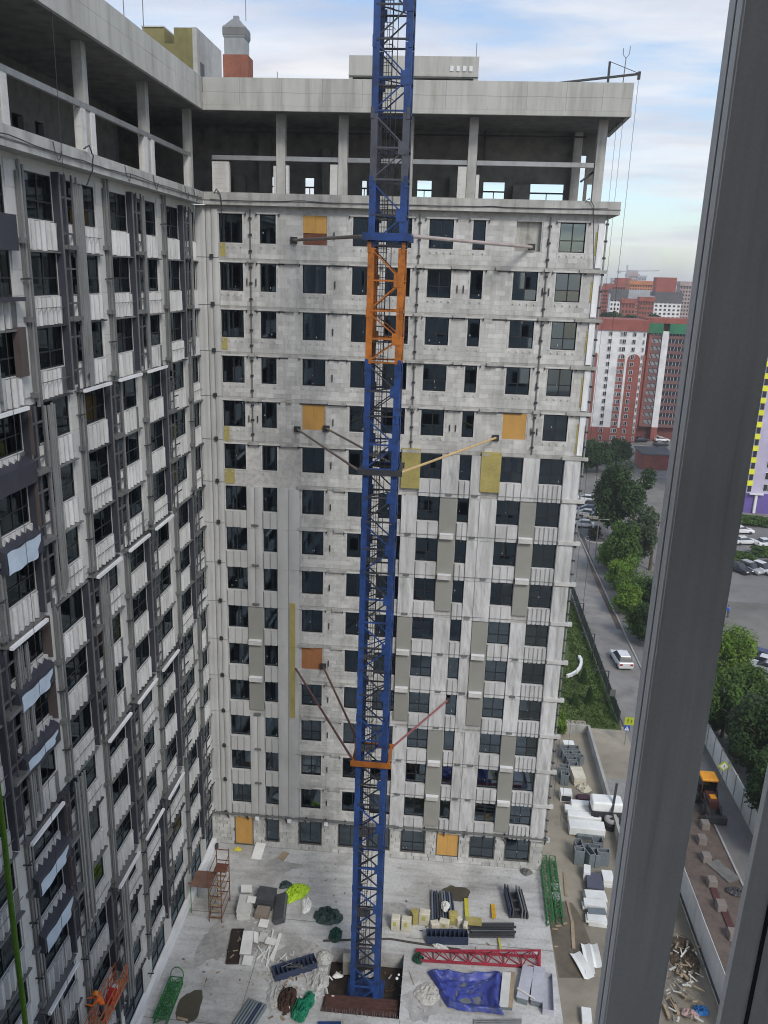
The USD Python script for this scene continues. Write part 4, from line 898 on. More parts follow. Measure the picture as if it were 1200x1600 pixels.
litter(480, 1545, 40, .9, .9, [greysheet, board_w, board_m], 'white rubble around the brown heap', smax=.5)
def tarp(name, label, cat, px, py, rx, ry, h, seed, mat, rz=0.0, z0=0.0, **kw):
    c = G(px, py); return single(name, crumple(c, rx, ry, h, seed, rz=rz, z0=z0, **kw), mat, label, cat, (c[0], c[1], 0), smooth=35)
tarp('lime_sheet', 'bright lime green crumpled sheet behind the tilted cassette', 'sheet', 466, 1396, .75, 1.0, .5, 3, lime_m, -.5, edge=.6)
tarp('torn_sheet', 'torn white sheet beside the lime green sheet', 'sheet', 479, 1416, .4, .8, .3, 4, board_w, .2, edge=.5)
tarp('dark_sheet', 'black sheet left of the lime green sheet', 'sheet', 446, 1384, .5, .4, .45, 9, dkgreen_m, .3, edge=.5)
tarp('dark_tarpaulin', 'dark grey green tarpaulin lying left of the crane mast', 'tarpaulin', 516, 1431, 1.1, .95, .5, 5, dkgreen_m, -.2, edge=.5)
tarp('green_cloth', 'small dark green cloth below the dark tarpaulin', 'cloth', 524, 1460, .45, .6, .3, 6, M('bottle_green', (.012, .06, .04), .6, var=.3), 0, edge=.5)
tarp('green_tarpaulin', 'bright green tarpaulin hanging over the brown heap', 'tarpaulin', 472, 1578, .55, 1.15, .75, 7, green_m, -.25, edge=.4, z0=.1)
litter(449, 1563, 60, .45, .6, [brownheap, wood_m, rust_m], 'splinters on and round the brown heap', smax=.5)
tarp('brown_heap', 'dark brown heap beside the bright green tarpaulin', 'heap', 449, 1563, .6, .9, .8, 8, brownheap, .1, edge=.3)
tarp('rubble_sheet', 'pale grey rubble sheet between the blue crate and the crane pit', 'sheet', 497, 1533, .75, 1.15, .35, 11, greysheet, .1, edge=.4)
tarp('rubble_sheet', 'white dusty sheet left of the green tarpaulin', 'sheet', 432, 1552, .6, 1.1, .25, 12, greysheet, .1, edge=.5)
tarp('sand_bag', 'grey slumped bag at the corner of the crane pit', 'bag', 507, 1497, .55, .6, .6, 13, greysheet, .0, edge=.2, fold=1.5)
tarp('white_bag', 'small white bag on the left edge of the crane pit', 'bag', 528, 1526, .38, .2, .3, 14, board_w, .2, edge=.15, fold=1.2)
tarp('sand_heap', 'pale sandy heap left of the blue tarpaulin', 'heap', 668, 1553, .8, .85, .3, 15, M('pale_sand', (.45, .44, .40), .95, var=.15, bump=.01), 0, edge=.3)
tarp('plastic_bag', 'white plastic bag behind the red jib', 'bag', 688, 1481, .6, .22, .3, 16, board_w, -.25, edge=.3)
tarp('green_rag', 'dark green rag over the left end of the red jib', 'cloth', 653, 1499, .4, .45, .6, 17, M('rag_green', (.01, .05, .03), .7, var=.3), 0, edge=.3)
tarp('paper_sheet', 'creased white sheet lying on the grey pipe bundle', 'sheet', 695, 1425, .35, .5, .4, 18, board_w, .1, z0=.45, edge=.4)
# blue crate with cells, dark trays
p, q = G(427, 1520, .4), G(493, 1499, .4); L, a, c = frame2(p, q); c[2] = 0
t_ = thing('blue_crate', 'dark blue metal crate of open cells lying left of the crane pit', 'crate', c); part(t_, 'tray', tray(MB(), c, L, .85, .55, a, .035, 10), cass_n)
for i in range(6): part(t_, 'tube', MB().tube([(c[0]+R.uniform(-1.2, 1.2), c[1]+R.uniform(-.3, .3), .5), (c[0]+R.uniform(-1.2, 1.2), c[1]+R.uniform(-.3, .3), .6)], .04, 6), cass_m)
p, q = G(666, 1460, .5), G(731, 1461, .5); L, a, c = frame2(p, q); c[2] = 0
t_ = thing('blue_crate', 'navy metal tray of upright cells right of the mast behind the red jib', 'crate', c); part(t_, 'tray', tray(MB(), c, L, .75, .65, a, .035, 9), cass_n)
p, q = G(733, 1451, .3), G(806, 1451, .3); L, a, c = frame2(p, q); c[2] = 0
t_ = thing('profile_bundle', 'long bundle of dark steel profiles beside the navy tray', 'profiles', c)
for i in range(14): part(t_, 'profile', MB().obox((c[0]+R.uniform(-.1, .1), c[1]+(-.5+(i % 7)*.16), .07+.17*(i//7)+.05*(i % 3)), (L-R.uniform(0, .5), .12, .12), a+R.uniform(-.015, .015)), R.choice([cass_m, duct_m, darkmetal]))
p, q = G(690, 1393, .2), G(693, 1437, .2); L, a, c = frame2(p, q); c[2] = 0
t_ = thing('pipe_bundle', 'bundle of dark grey pipes lying beside the wet patch', 'pipes', c)
for i in range(18):
    s = (-.72+(i % 9)*.18); pz = .08+.15*(i//9); j = R.uniform(-.15, .1); d = V((math.cos(a), math.sin(a), 0)); n_ = V((-d[1], d[0], 0))
    part(t_, 'pipe', MB().tube([c+n_*s-d*(L/2+j)+V((0, 0, pz)), c+n_*(s*1.1)+d*(L/2+j)+V((0, 0, pz))], .075, 8), R.choice([cass_m, duct_m, cass_m, cass_n]))
p, q = G(404, 1566, .2), G(378, 1606, .2); L, a, c = frame2(p, q); c[2] = 0
t_ = thing('pipe_bundle', 'bundle of blue grey pipes at the bottom edge left of the green tarpaulin', 'pipes', c)
for i in range(14):
    s = (-.6+(i % 7)*.19); pz = .08+.15*(i//7); d = V((math.cos(a), math.sin(a), 0)); n_ = V((-d[1], d[0], 0))
    part(t_, 'pipe', MB().tube([c+n_*s-d*L/2+V((0, 0, pz)), c+n_*s+d*L/2+V((0, 0, pz))], .075, 8), R.choice([cass_n, duct_m]))
c = G(806, 1416); t_ = thing('frame_bundle', 'upright bundle of dark steel frames near the right edge of the slab', 'frames', c)
for s, z, m in ((-.65, .8, cass_n), (-.45, .75, cass_m), (.2, .8, duct_m), (.42, .7, galv_dk), (.6, .45, darkmetal)):
    part(t_, 'frame', MB().obox((c[0]+s, c[1], z/2+.05), (.09, 2.5, z), .12), m)
for y in (-.9, 0, .8): part(t_, 'crosspiece', MB().obox((c[0]-.1, c[1]+y, .5), (.8, .1, .1), .12), cass_m)
part(t_, 'base', MB().obox((c[0], c[1], .1), (1.4, 2.4, .12), .12), darkmetal)
# wool packs
packprint = M('pack_print', (.42, .40, .10), .7, var=.2, scale=3)
def pack(px, py, w, d, h, rz, label, mat=cream_m, tilt=0.0):
    c = G(px, py, h/2); t = thing('wool_pack', label, 'pack', (c[0], c[1], 0))
    hull = manifold3d.Manifold.batch_hull([manifold3d.Manifold.sphere(.06, 8).translate((sx*(w/2-.06), sy*(d/2-.06), sz)) for sx in (-1, 1) for sy in (-1, 1) for sz in (.06, h-.06)])
    hull = hull.rotate((math.degrees(tilt), 0, math.degrees(rz))).translate((float(c[0]), float(c[1]), abs(math.sin(tilt))*d/2))
    vv, ff, _ = meshkit.arrays(hull); part(t, 'wrap', MB().add(vv, ff), mat, smooth=40)
    part(t, 'print', MB().obox((c[0]-.05*math.cos(rz), c[1]-d/2-.004, h*.62), (w*.32, .012, h*.36), rz), packprint); return t
pack(618, 1441, .62, .6, 1.0, 0, 'leftmost upright cream wool pack right of the mast')
pack(635, 1443, .7, .55, .95, -.06, 'cream wool pack beside the leftmost one, with an open end')
pack(648, 1432, .55, .6, .95, .5, 'turned olive wool pack third from the left', wool_m)
pack(663, 1433, .75, .6, 1.0, -.1, 'cream wool pack with a yellow print beside the grey pipes')
pack(679, 1446, .6, .5, .6, .3, 'low cream wool pack behind the left end of the navy tray')
pack(694, 1444, .7, .5, .65, -.2, 'pale low wool pack behind the middle of the navy tray')
pack(708, 1434, .65, .5, .9, .1, 'mustard wool pack behind the navy tray', wool_m)
pack(717, 1440, .4, .4, .7, .5, 'slim cream wool pack between the mustard pack and the yellow bar')
pack(727, 1449, .3, .5, .75, -.15, 'pale rolled pack at the right end of the navy tray')
board('insulation_slab', 'mustard insulation slab lying on the dark profile bundle', 'board', 740, 1437, 1.15, .55, .25, 0, wool_m, .45)
for px0, py0, px1, py1, lab in ((728, 1404, 730, 1434, 'olive yellow bar leaning behind the mustard slab'), (770, 1413, 772, 1434, 'orange yellow bar behind the profile bundle'), (779, 1466, 783, 1486, 'thin olive bar between the profile bundle and the red jib')):
    p, q = G(px0, py0, .06), G(px1, py1, .3); single('yellow_bar', MB().bar(p, q, .28 if px0 < 775 else .12, .08), yellow_m if 'orange' in lab else yprint, lab, 'bar', (p[0], p[1], 0))
# red jib section, green hoist frames
p, q = G(650, 1492, .12), G(842, 1503, .12)
t_ = thing('crane_jib', 'long dark red lattice jib section lying right of the crane pit', 'jib', (p+q)/2)
b = MB(); d = (q-p)/np.linalg.norm(q-p); s_ = np.cross(d, (0, 0, 1.)); part(t_, 'chord', MB().bar(p-s_*-.45, q-s_*-.45, .13), red_m); part(t_, 'chord', MB().bar(p-s_*.45, q-s_*.45, .13), red_m); part(t_, 'chord', MB().bar(p+V((0, 0, .35)), q+V((0, 0, .95)), .1), red_m)
b = MB(); n = 7
for i in range(n):
    e, g = lerp(p, q, i/n), lerp(p, q, (i+1)/n); up = lambda t: V((0, 0, .35+.6*t))
    for s in (-.45, .45): b.bar(e+s_*s, lerp(e, g, .5)+up((i+.5)/n), .055); b.bar(lerp(e, g, .5)+up((i+.5)/n), g+s_*s, .055)
    b.bar(e-s_*.45, g+s_*.45, .05); b.bar(e-s_*.45, e+s_*.45, .06)
part(t_, 'lacing', b, red_m)
b = MB(); b.bar(q-s_*.5, q+V((0, 0, 1.0)), .1); b.bar(q+s_*.5, q+V((0, 0, 1.0)), .1); b.bar(q-s_*.5, q+s_*.5, .12); part(t_, 'end_frame', b, red_m)
p, q = G(843, 1344, .1), G(854, 1447, .1)
for i, lab in enumerate(('green lattice frame along the right edge of the slab, nearest the slab', 'green lattice frame lying outside the slab edge')):
    o = V((.28+i*.75, i*.4, 0)); t_ = thing('hoist_frame', lab, 'frame', p+o)
    part(t_, 'chords', truss(MB(), p+o+V((0, 0, -.3*i)), q+o+V((0, .3*i, -.3*i)), .45, .5, .6, .03), greenpaint, kind=None)
p, q = G(276, 1536, .1), G(250, 1600, .1)
t_ = thing('hoist_frame', 'green hoist frame with a round hoop lying at the bottom by the left wing', 'frame', (p+q)/2)
part(t_, 'chords', truss(MB(), p, q, .8, .5, .6, .035), greenpaint)
tt = np.linspace(0, 2*np.pi, 17); part(t_, 'hoop', MB().tube(np.stack([p[0]+.42*np.cos(tt), p[1]+.15+.1*np.sin(tt), .62+.5*np.sin(tt)], 1), .035, 5), greenpaint)
for i in range(7): part(t_, 'rod', MB().bar(lerp(p, q, .1)+V((-.3+.1*i, 0, .3+.05*(i % 2))), q+V((-.35+.11*i, 0, .32)), .05), greenpaint)
single('timber', MB().bar(G(276, 1590, .06), G(293, 1594, .06), .14, .06), wood_m, 'short timber on the wet patch by the green hoist frame', 'timber')
# blue tarpaulin pool with raised edge
pts = [(667, 1521), (686, 1519), (731, 1527), (780, 1520), (784, 1528), (779, 1572), (788, 1589), (761, 1585), (726, 1583), (700, 1576), (687, 1556), (679, 1537)]
P3 = np.array([G(*q) for q in pts]); cc = P3.mean(0)
def tarpfn(u, v):
    ang = v*len(pts); i = np.floor(ang).astype(int) % len(pts); j = (i+1) % len(pts); t = ang-np.floor(ang)
    e = P3[i]*(1-t)[:, None]+P3[j]*t[:, None]; w = e*u[:, None]+cc*(1-u)[:, None]
    q = np.stack([w[:, 0]*1.3, w[:, 1]*1.3, w[:, 0]*0], 1)
    w[:, 2] = .03+.28*np.clip((u-.6)/.25, 0, 1)*(1-np.clip((u-.9)/.1, 0, 1))*(.5+meshkit.noise(q*1.7, 3))+.26*(1-np.abs(meshkit.fbm(q*1.2, 4, 5)*2-1)-.52).clip(0)
    return w
single('blue_tarpaulin', MB().sheet(tarpfn, 30, 96), bluetarp_m, 'large dark blue tarpaulin spread on the slab right of the crane pit', 'tarpaulin', (cc[0], cc[1], 0), smooth=40)
pw = G(737, 1556); wv = []
b = MB(); b.poly([tuple(G(px, py)[:2]) for px, py in ((700, 1538), (725, 1531), (768, 1533), (772, 1562), (758, 1578), (728, 1577), (706, 1564))], .05, .075)
single('puddle', b, M('dusty_water', (.16, .175, .19), .25, var=.35, scale=1.6, spec=.5), 'grey dusty puddle lying in the middle of the blue tarpaulin', kind='structure')
def longtray(name, px0, py0, px1, py1, W, H, mat, label, up=True, z=0.0, tilt=0.0):
    p, q = G(px0, py0, z+H), G(px1, py1, z+H); L, a, c = frame2(p, q); c[2] = z
    t = thing(name, label, 'cassette', c)
    if up: part(t, 'tray', tray(MB(), c, L, W, H, a, .025), mat)
    else: part(t, 'cover', MB().obox((c[0], c[1], z+H-.02), (L, W, .03), a, tilt), mat); part(t, 'body', MB().obox((c[0], c[1], z+H/2-.03), (L*.97, W*.9, H-.06), a, tilt), duct_m)
    return t
violet_m = M('pale_violet_sheet', (.46, .47, .52), .45, metal=.1, var=.1, scale=2)
longtray('white_cassette', 792, 1519, 787, 1573, .55, .3, board_w, 'narrow white cassette right of the blue tarpaulin', False, tilt=.2)
longtray('white_cassette', 826, 1509, 816, 1560, .75, .5, violet_m, 'broad pale violet cassette under the right end of the red jib, left one', False)
longtray('white_cassette', 843, 1510, 838, 1564, .75, .5, violet_m, 'broad pale violet cassette beside the left one', False)
longtray('white_cassette', 855, 1519, 857, 1578, .7, .45, violet_m, 'open grey cassette at the right edge of the slab', True)
longtray('dark_cassette', 802, 1518, 797, 1574, .3, .3, wood_m, 'brown strip between the white and the pale violet cassettes', False)
single('prop', MB().bar(G(808, 1544, .58), G(836, 1561, .58), .07), board_w, 'thin white prop lying across the pale violet cassettes', 'strip')
for i in range(3): single('steel_rail', MB().bar(G(740, 1594+i*3, .08), G(815, 1593+i*3, .08), .08), galv, ['upper', 'middle', 'lower'][i]+' steel rail at the bottom edge below the blue tarpaulin', 'rail')
single('dark_hose', MB().tube([G(505, 1470, .05), G(560, 1468, .05), G(610, 1467, .05), G(640, 1472, .05), G(672, 1477, .05), G(720, 1484, .05)], .07, 6), M('hose', (.05, .04, .038), .6), 'dark hose lying behind the crane pit', 'hose')
single('plank', MB().bar(G(640, 1519, .03), G(647, 1539, .03), .05), wood_m, 'thin stick on the slab left of the blue tarpaulin', 'stick')
single('white_plank', MB().obox(G(404, 1333)+V((0, 0, .2)), (.8, 1.5, .06), -.05, .25), board_w, 'white board leaning like a ramp at the foot of the back wing', 'board')
single('brown_board', MB().obox(G(443, 1338)+V((0, 0, .05)), (.55, .9, .06), -.3), wood_m, 'small brown board on the slab near the foot of the back wing', 'board')
single('yellow_rag', crumple(G(372, 1328), .35, .25, .3, 21, n=8), yprint, 'small yellow rag by the plywood door', 'rag', smooth=40)
single('bucket', MB().tube([G(338, 1326)+V((0, 0, 0)), G(338, 1326)+V((0, 0, .4))], .16, 12, .2), darkmetal, 'black bucket in the inner corner of the block', 'bucket')
single('rubble_lump', crumple(G(822, 1364), .5, .35, .5, 22, n=10), concrete_dark, 'grey rubble lump at the foot of the facade near its right corner', 'rubble', smooth=30)
# what lies in the pit
pitrust = M('pit_boards', (.075, .035, .027), .85, var=.4, scale=4)
for i in range(9): single('pit_board', MB().obox(((PX0+PX1)/2+R.uniform(-.1, .1), PY0+.2+i*.19, -.22-.04*i+R.uniform(-.02, .02)), (4.7, .17, .05), R.uniform(-.02, .02)), pitrust, f'{["nearest", "second", "third", "fourth", "fifth", "sixth", "seventh", "eighth", "ninth"][i]} rusty board from the near edge of the crane pit', 'board')
b = MB()
for i in range(34): x = PX0+.1+i*.145; b.tube([(x, PY0+.05, -1.2), (x+R.uniform(-.05, .05), PY0+R.uniform(-.1, .05), .25+R.random()*.3)], .018, 4)
single('rebar_row', b, galv_dk, 'row of grey starter bars along the near edge of the crane pit', 'rebar')
single('cream_box', MB().obox((12.2, -10.2, -.55), (.65, .7, 1.1), .1), cream_m, 'cream box standing in the crane pit left of the mast', 'box')
tarp('white_rag', 'white rag lying in the crane pit behind the mast', 'rag', 575, 1500, .4, .3, .3, 23, board_w, z0=-1.2)
single('blue_beam', MB().bar(G(497, 1600, .1), G(533, 1600, .1), .2), crane_blue, 'blue beam at the bottom edge left of the crane pit', 'beam')
for i, (px, py, s) in enumerate(((452, 1577, .3), (620, 1530, .2), (623, 1524, .16))): single('white_lump', MB().tm(trimesh.creation.icosphere(1, s*.5).apply_translation(G(px, py)+V((0, 0, s*.3)))), board_w, ['white lump by the brown heap', 'white lump on the right rim of the crane pit', 'small white lump on the right rim of the crane pit'][i], 'lump')
# ---------------------------------------------------------------- the yard beside the building
ZY = -.3
def duct(px, py, w, d, h, rz, label, mat=duct_m, z=ZY):
    c = G(px, py, z+h); b = MB(); M_ = trimesh.transformations.euler_matrix(0, 0, rz)[:3, :3]; t = .03
    for x0, x1, y0, y1 in ((-w/2, w/2, -d/2, -d/2+t), (-w/2, w/2, d/2-t, d/2), (-w/2, -w/2+t, -d/2+t, d/2-t), (w/2-t, w/2, -d/2+t, d/2-t)):
        bb = MB().box(x0, x1, y0, y1, 0, h); b.add(np.vstack(bb.v)@M_.T+V((c[0], c[1], z)), np.vstack(bb.f))
    bb = MB().box(-w/2+t, w/2-t, -d/2+t, d/2-t, .02, .06); b.add(np.vstack(bb.v)@M_.T+V((c[0], c[1], z)), np.vstack(bb.f))
    t_ = thing('open_duct', label, 'duct', (c[0], c[1], z)); part(t_, 'casing', b, mat); 
    r = MB()
    for x0, x1, y0, y1 in ((-w/2-.02, w/2+.02, -d/2-.02, -d/2+t), (-w/2-.02, w/2+.02, d/2-t, d/2+.02), (-w/2-.02, -w/2+t, -d/2+t, d/2-t), (w/2-t, w/2+.02, -d/2+t, d/2-t)):
        bb = MB().box(x0, x1, y0, y1, h, h+.02); r.add(np.vstack(bb.v)@M_.T+V((c[0], c[1], z)), np.vstack(bb.f))
    part(t_, 'rim', r, galv); return t_
names = ['at the far left corner of the yard', 'at the far right corner of the yard', 'second from the far left corner', 'second from the far right corner', 'in the middle of the far group', 'turned one against the low wall', 'left of the cream pack', 'close to the building left of the cream pack', 'closed one behind the cream pack']
for i, (px, py, w, d, h, rz) in enumerate(((883, 1167, .85, .6, 1.0, .05), (897, 1167, .9, .6, 1.0, .05), (887, 1175, .85, .6, 1.0, .1), (901, 1175, .75, .55, 1.0, .1), (893, 1184, .9, .6, .9, .1), (906, 1181, .7, .6, .9, .8), (881, 1197, .9, .6, 1.1, -.05), (883, 1208, .7, .7, 1.1, -.1), (896, 1193, .8, .7, .8, .0))):
    duct(px, py, w, d, h, rz, 'grey open metal duct '+names[i])
names = ['back left', 'front left', 'slanting', 'back middle', 'small front middle', 'front right', 'back right']
for i, (px, py, w, d, h, rz) in enumerate(((904, 1316, .55, .85, 1.2, .1), (906, 1327, .75, .5, 1.3, .0), (920, 1327, .5, 1.3, 1.3, .35), (929, 1322, 1.0, .45, 1.2, -.08), (932, 1331, .45, .8, 1.2, .3), (943, 1329, .95, .5, 1.3, .02), (934, 1312, .8, .8, 1.2, .05))):
    duct(px, py, w, d, h, rz, names[i]+' grey open duct of the group in front of the white packs')
white_pack = M('white_pack', (.74, .76, .74), .5, var=.06, scale=2, bump=.003, bscale=5)
c = G(888, 1159, .8); stackof('white_sheets', 'white sheets on the ducts at the far end of the yard', 'sheets', 888, 1160, 1.0, .6, .12, 3, .05, white_pack, .72)
for i, (px, py, L, W, H, z, rz) in enumerate(((914, 1254, 2.4, .7, .8, ZY, -.02), (909, 1262, 2.9, .7, .6, ZY, -.03), (913, 1272, 2.8, .85, .75, ZY, -.04), (917, 1288, 2.95, 1.2, .85, ZY, -.03))):
    c = G(px, py, z+H); t_ = thing('white_pack', 'long white wrapped pack, '+['farthest', 'second', 'third', 'nearest and largest'][i]+' of the four beside the low wall', 'pack', (c[0], c[1], z))
    hull = manifold3d.Manifold.batch_hull([manifold3d.Manifold.sphere(.05, 8).translate((sx*(L/2-.05), sy*(W/2-.05), sz)) for sx in (-1, 1) for sy in (-1, 1) for sz in (.15, H-.05)]).rotate((0, 0, math.degrees(rz))).translate((float(c[0]), float(c[1]), z))
    vv, ff, _ = meshkit.arrays(hull); part(t_, 'wrap', MB().add(vv, ff), white_pack, smooth=35)
    for s in (-.35, .35): part(t_, 'bearer', MB().obox((c[0]+s*L, c[1], z+.06), (.12, W, .12), rz), wood_m)
stackof('panel_stack', 'pale grey panels lying between the white packs and the ducts', 'panels', 922, 1306, 2.2, .7, .35, 3, -.05, duct_m, ZY)
t_ = stackof('cabinet', 'white metal box with a dark open front at the left end of the white packs', 'box', 884, 1242, 1.0, .9, .8, 1, .0, white_pack, ZY, pn='casing'); c = G(884, 1242, ZY+.4)
part(t_, 'opening', MB().box(c[0]-.42, c[0]+.42, c[1]-.47, c[1]-.455, ZY+.08, ZY+.6), darkmetal)
stackof('cream_stack', 'cream wrapped stack of wool boards against the low wall', 'pack', 903, 1213, 1.1, 1.9, .85, 4, .1, cream_m, ZY, jit=.02)
single('crumpled_wrap', crumple(G(911, 1233, ZY), .65, .6, .7, 31), cream_m, 'crumpled yellowish wrapping in front of the cream stack', 'wrapping', smooth=35)
stackof('maroon_pack', 'dark maroon pack in front of the crumpled wrapping', 'pack', 911, 1247, 1.1, .7, .4, 3, .05, M('maroon', (.06, .03, .04), .7, var=.2), ZY)
stackof('board_pack', 'dark slate boards on a pale pallet right of the wet ground', 'boards', 929, 1380, 1.25, 1.7, .6, 5, -.12, M('slate_board', (.085, .09, .125), .7, var=.1), ZY, jit=.02)
stackof('panel_stack', 'white side panels beside the dark slate boards', 'panels', 917, 1364, .5, 1.0, .75, 2, -.15, white_pack, ZY)
for i, (px, py, L, W, H) in enumerate(((930, 1402, 1.5, .8, .6), (929, 1415, 1.6, .7, .6), (931, 1427, 1.3, .6, .55), (932, 1438, 1.35, .7, .5), (948, 1373, .8, 1.2, .7))):
    stackof('white_offcuts', ['white panel stack just in front of the dark slate boards', 'white panel stack, second in front of the dark slate boards', 'short grey white stack, third in front of the slate boards', 'white panel stack nearest to the wet ground end', 'white panels right of the dark slate boards'][i], 'panels', px, py, L, W, H, 4, R.uniform(-.1, .1), white_pack if i != 2 else duct_m, ZY, pn='panel', jit=.12)
for i, (x0, y0, x1, y1, w) in enumerate(((882, 1363, 884.5, 1400, .2), (886, 1407, 893, 1438, .17), (894, 1438, 896.5, 1482, .24), (868, 1447, 877, 1446, .12), (863, 1451, 872, 1452, .12), (866, 1479, 872, 1479, .1), (880, 1444, 886, 1442, .15))):
    p, q = G(x0, y0, ZY+.06), G(x1, y1, ZY+.06); single('plank', MB().bar(p, q, w, .05), wood_m, ['far timber plank on the wet ground', 'middle timber plank on the wet ground', 'near timber plank on the wet ground', 'short timber by the foot of the green frames', 'short pale timber nearest the green frames', 'lone small timber on the wet ground', 'stub of timber left of the middle plank'][i], 'plank', (p[0], p[1], ZY))
for i, (px, py) in enumerate(((869, 1386), (871, 1402))): stackof('grey_boards', ['far', 'near'][i]+' small pile of grey boards on the wet ground beside the green frames', 'boards', px, py, .65, .7, .2, 3, .05, concrete, ZY)
def folded(px0, py0, px1, py1, w, label, lift=.25):
    p, q = G(px0, py0, ZY+.1), G(px1, py1, ZY+.1); d = (q-p)/np.linalg.norm(q-p); s_ = V((-d[1], d[0], 0)); b = MB()
    def fn(u, v): return p+(q-p)*u[:, None]+s_*((v-.5)*w)[:, None]+np.stack([0*u, 0*u, lift*np.abs(v-.4)+.07*np.sin(u*4)], 1)
    single('white_sheet', b.sheet(fn, 10, 5), white_pack, label, 'sheet', (p[0], p[1], ZY))
folded(898, 1490, 921, 1529, .75, 'left folded white sheet lying in the yard'); folded(914, 1476, 923, 1523, .6, 'middle folded white sheet lying in the yard'); folded(926, 1476, 934, 1512, .6, 'right folded white sheet lying by the window frame')
stackof('white_box', 'white box at the bottom edge of the yard', 'box', 916, 1590, .6, 1.1, .4, 2, -.1, white_pack, ZY)
# low concrete wall round the yard
wl = thing('low_wall', 'low grey concrete panel wall along the yard', 'wall', (32.9, 8, ZY))
for i in range(9):
    y = 21.2-i*2.5; part(wl, 'panel', MB().box(32.75, 32.93, y-2.48, y, ZY, .75), concrete); part(wl, 'coping', MB().box(32.72, 32.96, y-2.48, y, .75, .82), kerb_m)
wl = thing('low_wall', 'short grey concrete wall closing the far end of the yard', 'wall', (30, 21.5, ZY))
for i in range(3): part(wl, 'panel', MB().box(26.6+i*2.1, 28.68+i*2.1, 21.3, 21.5, ZY, .7), concrete)
# white machine with a dark boom, big tyre
t_ = thing('loader', 'white machine with a dark raised boom behind the low wall', 'machine', (34.6, 9.8, -.42))
c = G(948, 1250, 1.6); X, Y = c[0], c[1]
hull = manifold3d.Manifold.batch_hull([manifold3d.Manifold.sphere(.2, 10).translate((X+sx*1.1, Y+sy*.5, z)) for sx in (-1, 1) for sy in (-1, 1) for z in (1.0, 1.55)]); vv, ff, _ = meshkit.arrays(hull)
part(t_, 'body', MB().add(vv, ff), white_pack, smooth=40); part(t_, 'chassis', MB().box(X-1.3, X+1.3, Y-.8, Y+.8, .1, .85), darkmetal)
for sx in (-.9, .9):
    for sy in (-.75, .75): part(t_, 'wheel', MB().tube([(X+sx, Y+sy-.15, .05), (X+sx, Y+sy+.15, .05)], .48, 14), dark_rod)
part(t_, 'boom', MB().bar((X+.35, Y-.9, 1.0), G(964, 1224, 3.2), .2), darkmetal); 
tyre_m = M('grey_rubber', (.30, .30, .29), .85, var=.2, scale=3); blacktyre = M('tyre_rubber', (.03, .03, .03), .8, var=.2, scale=4)
def torus(c, R_, r, flat=.35):
    return trimesh.creation.torus(R_, r, 22, 10).apply_scale((1, 1, flat/r*1.0 if flat else 1)).apply_translation(c)
c = G(956, 1277, .7); t_ = thing('tyre_stack', 'stack of big tyres, grey on top, by the white machine', 'tyres', (c[0], c[1], -.42))
for i, z in enumerate((-.22, .14, .5)): part(t_, 'tyre', MB().tm(trimesh.creation.torus(.42, .21, 22, 10).apply_translation((c[0], c[1], z))), blacktyre if i < 2 else tyre_m, smooth=60)
# ---------------------------------------------------------------- the dug road on the right
c = G(1104, 1232, 1.0); X, Y = c[0], c[1]; ry = 0
t_ = thing('tractor', 'tractor with an orange cab roof standing on the dug road', 'tractor', (X, Y, -.39)); orange_m = M('orange_paint', (.72, .30, .015), .45, var=.12, scale=3); tract_red = M('tractor_red', (.075, .026, .02), .5, var=.2)
hull = manifold3d.Manifold.batch_hull([manifold3d.Manifold.sphere(.1, 8).translate((X+sx*.62, Y+sy*.6, z)) for sx in (-1, 1) for sy in (-1, 1) for z in (2.2, 2.28)]); vv, ff, _ = meshkit.arrays(hull); part(t_, 'roof', MB().add(vv, ff), orange_m, smooth=40)
part(t_, 'cab', MB().box(X-.62, X+.62, Y-.65, Y+.65, 1.1, 2.15), glass_mat('tractor_glass', 1.5, (.1, .1, .1)));
for sx in (-.62, .62):
    for sy in (-.65, .65): part(t_, 'pillar', MB().box(X+sx-.04, X+sx+.04, Y+sy-.04, Y+sy+.04, .9, 2.15), tract_red)
part(t_, 'hood', MB().box(X-.4, X+.4, Y-2.3, Y-.66, .5, 1.25), tract_red); part(t_, 'hood_top', MB().box(X-.2, X+.3, Y-1.9, Y-1.3, 1.25, 1.32), orange_m); part(t_, 'body', MB().box(X-.55, X+.55, Y-.65, Y+.9, .35, 1.1), tract_red)
for sx in (-.75, .75):
    part(t_, 'wheel', MB().tube([(X+sx-.18, Y+.2, .35), (X+sx+.18, Y+.2, .35)], .74, 18), blacktyre); part(t_, 'wheel', MB().tube([(X+sx*.9-.12, Y-1.8, .08), (X+sx*.9+.12, Y-1.8, .08)], .46, 16), blacktyre)
part(t_, 'front_loader', MB().bar((X-.5, Y-.9, 1.1), (X-.5, Y-3.0, .5), .12).bar((X+.5, Y-.9, 1.1), (X+.5, Y-3.0, .5), .12).box(X-.9, X+.9, Y-3.4, Y-2.95, -.2, .4), darkmetal)
blk = None
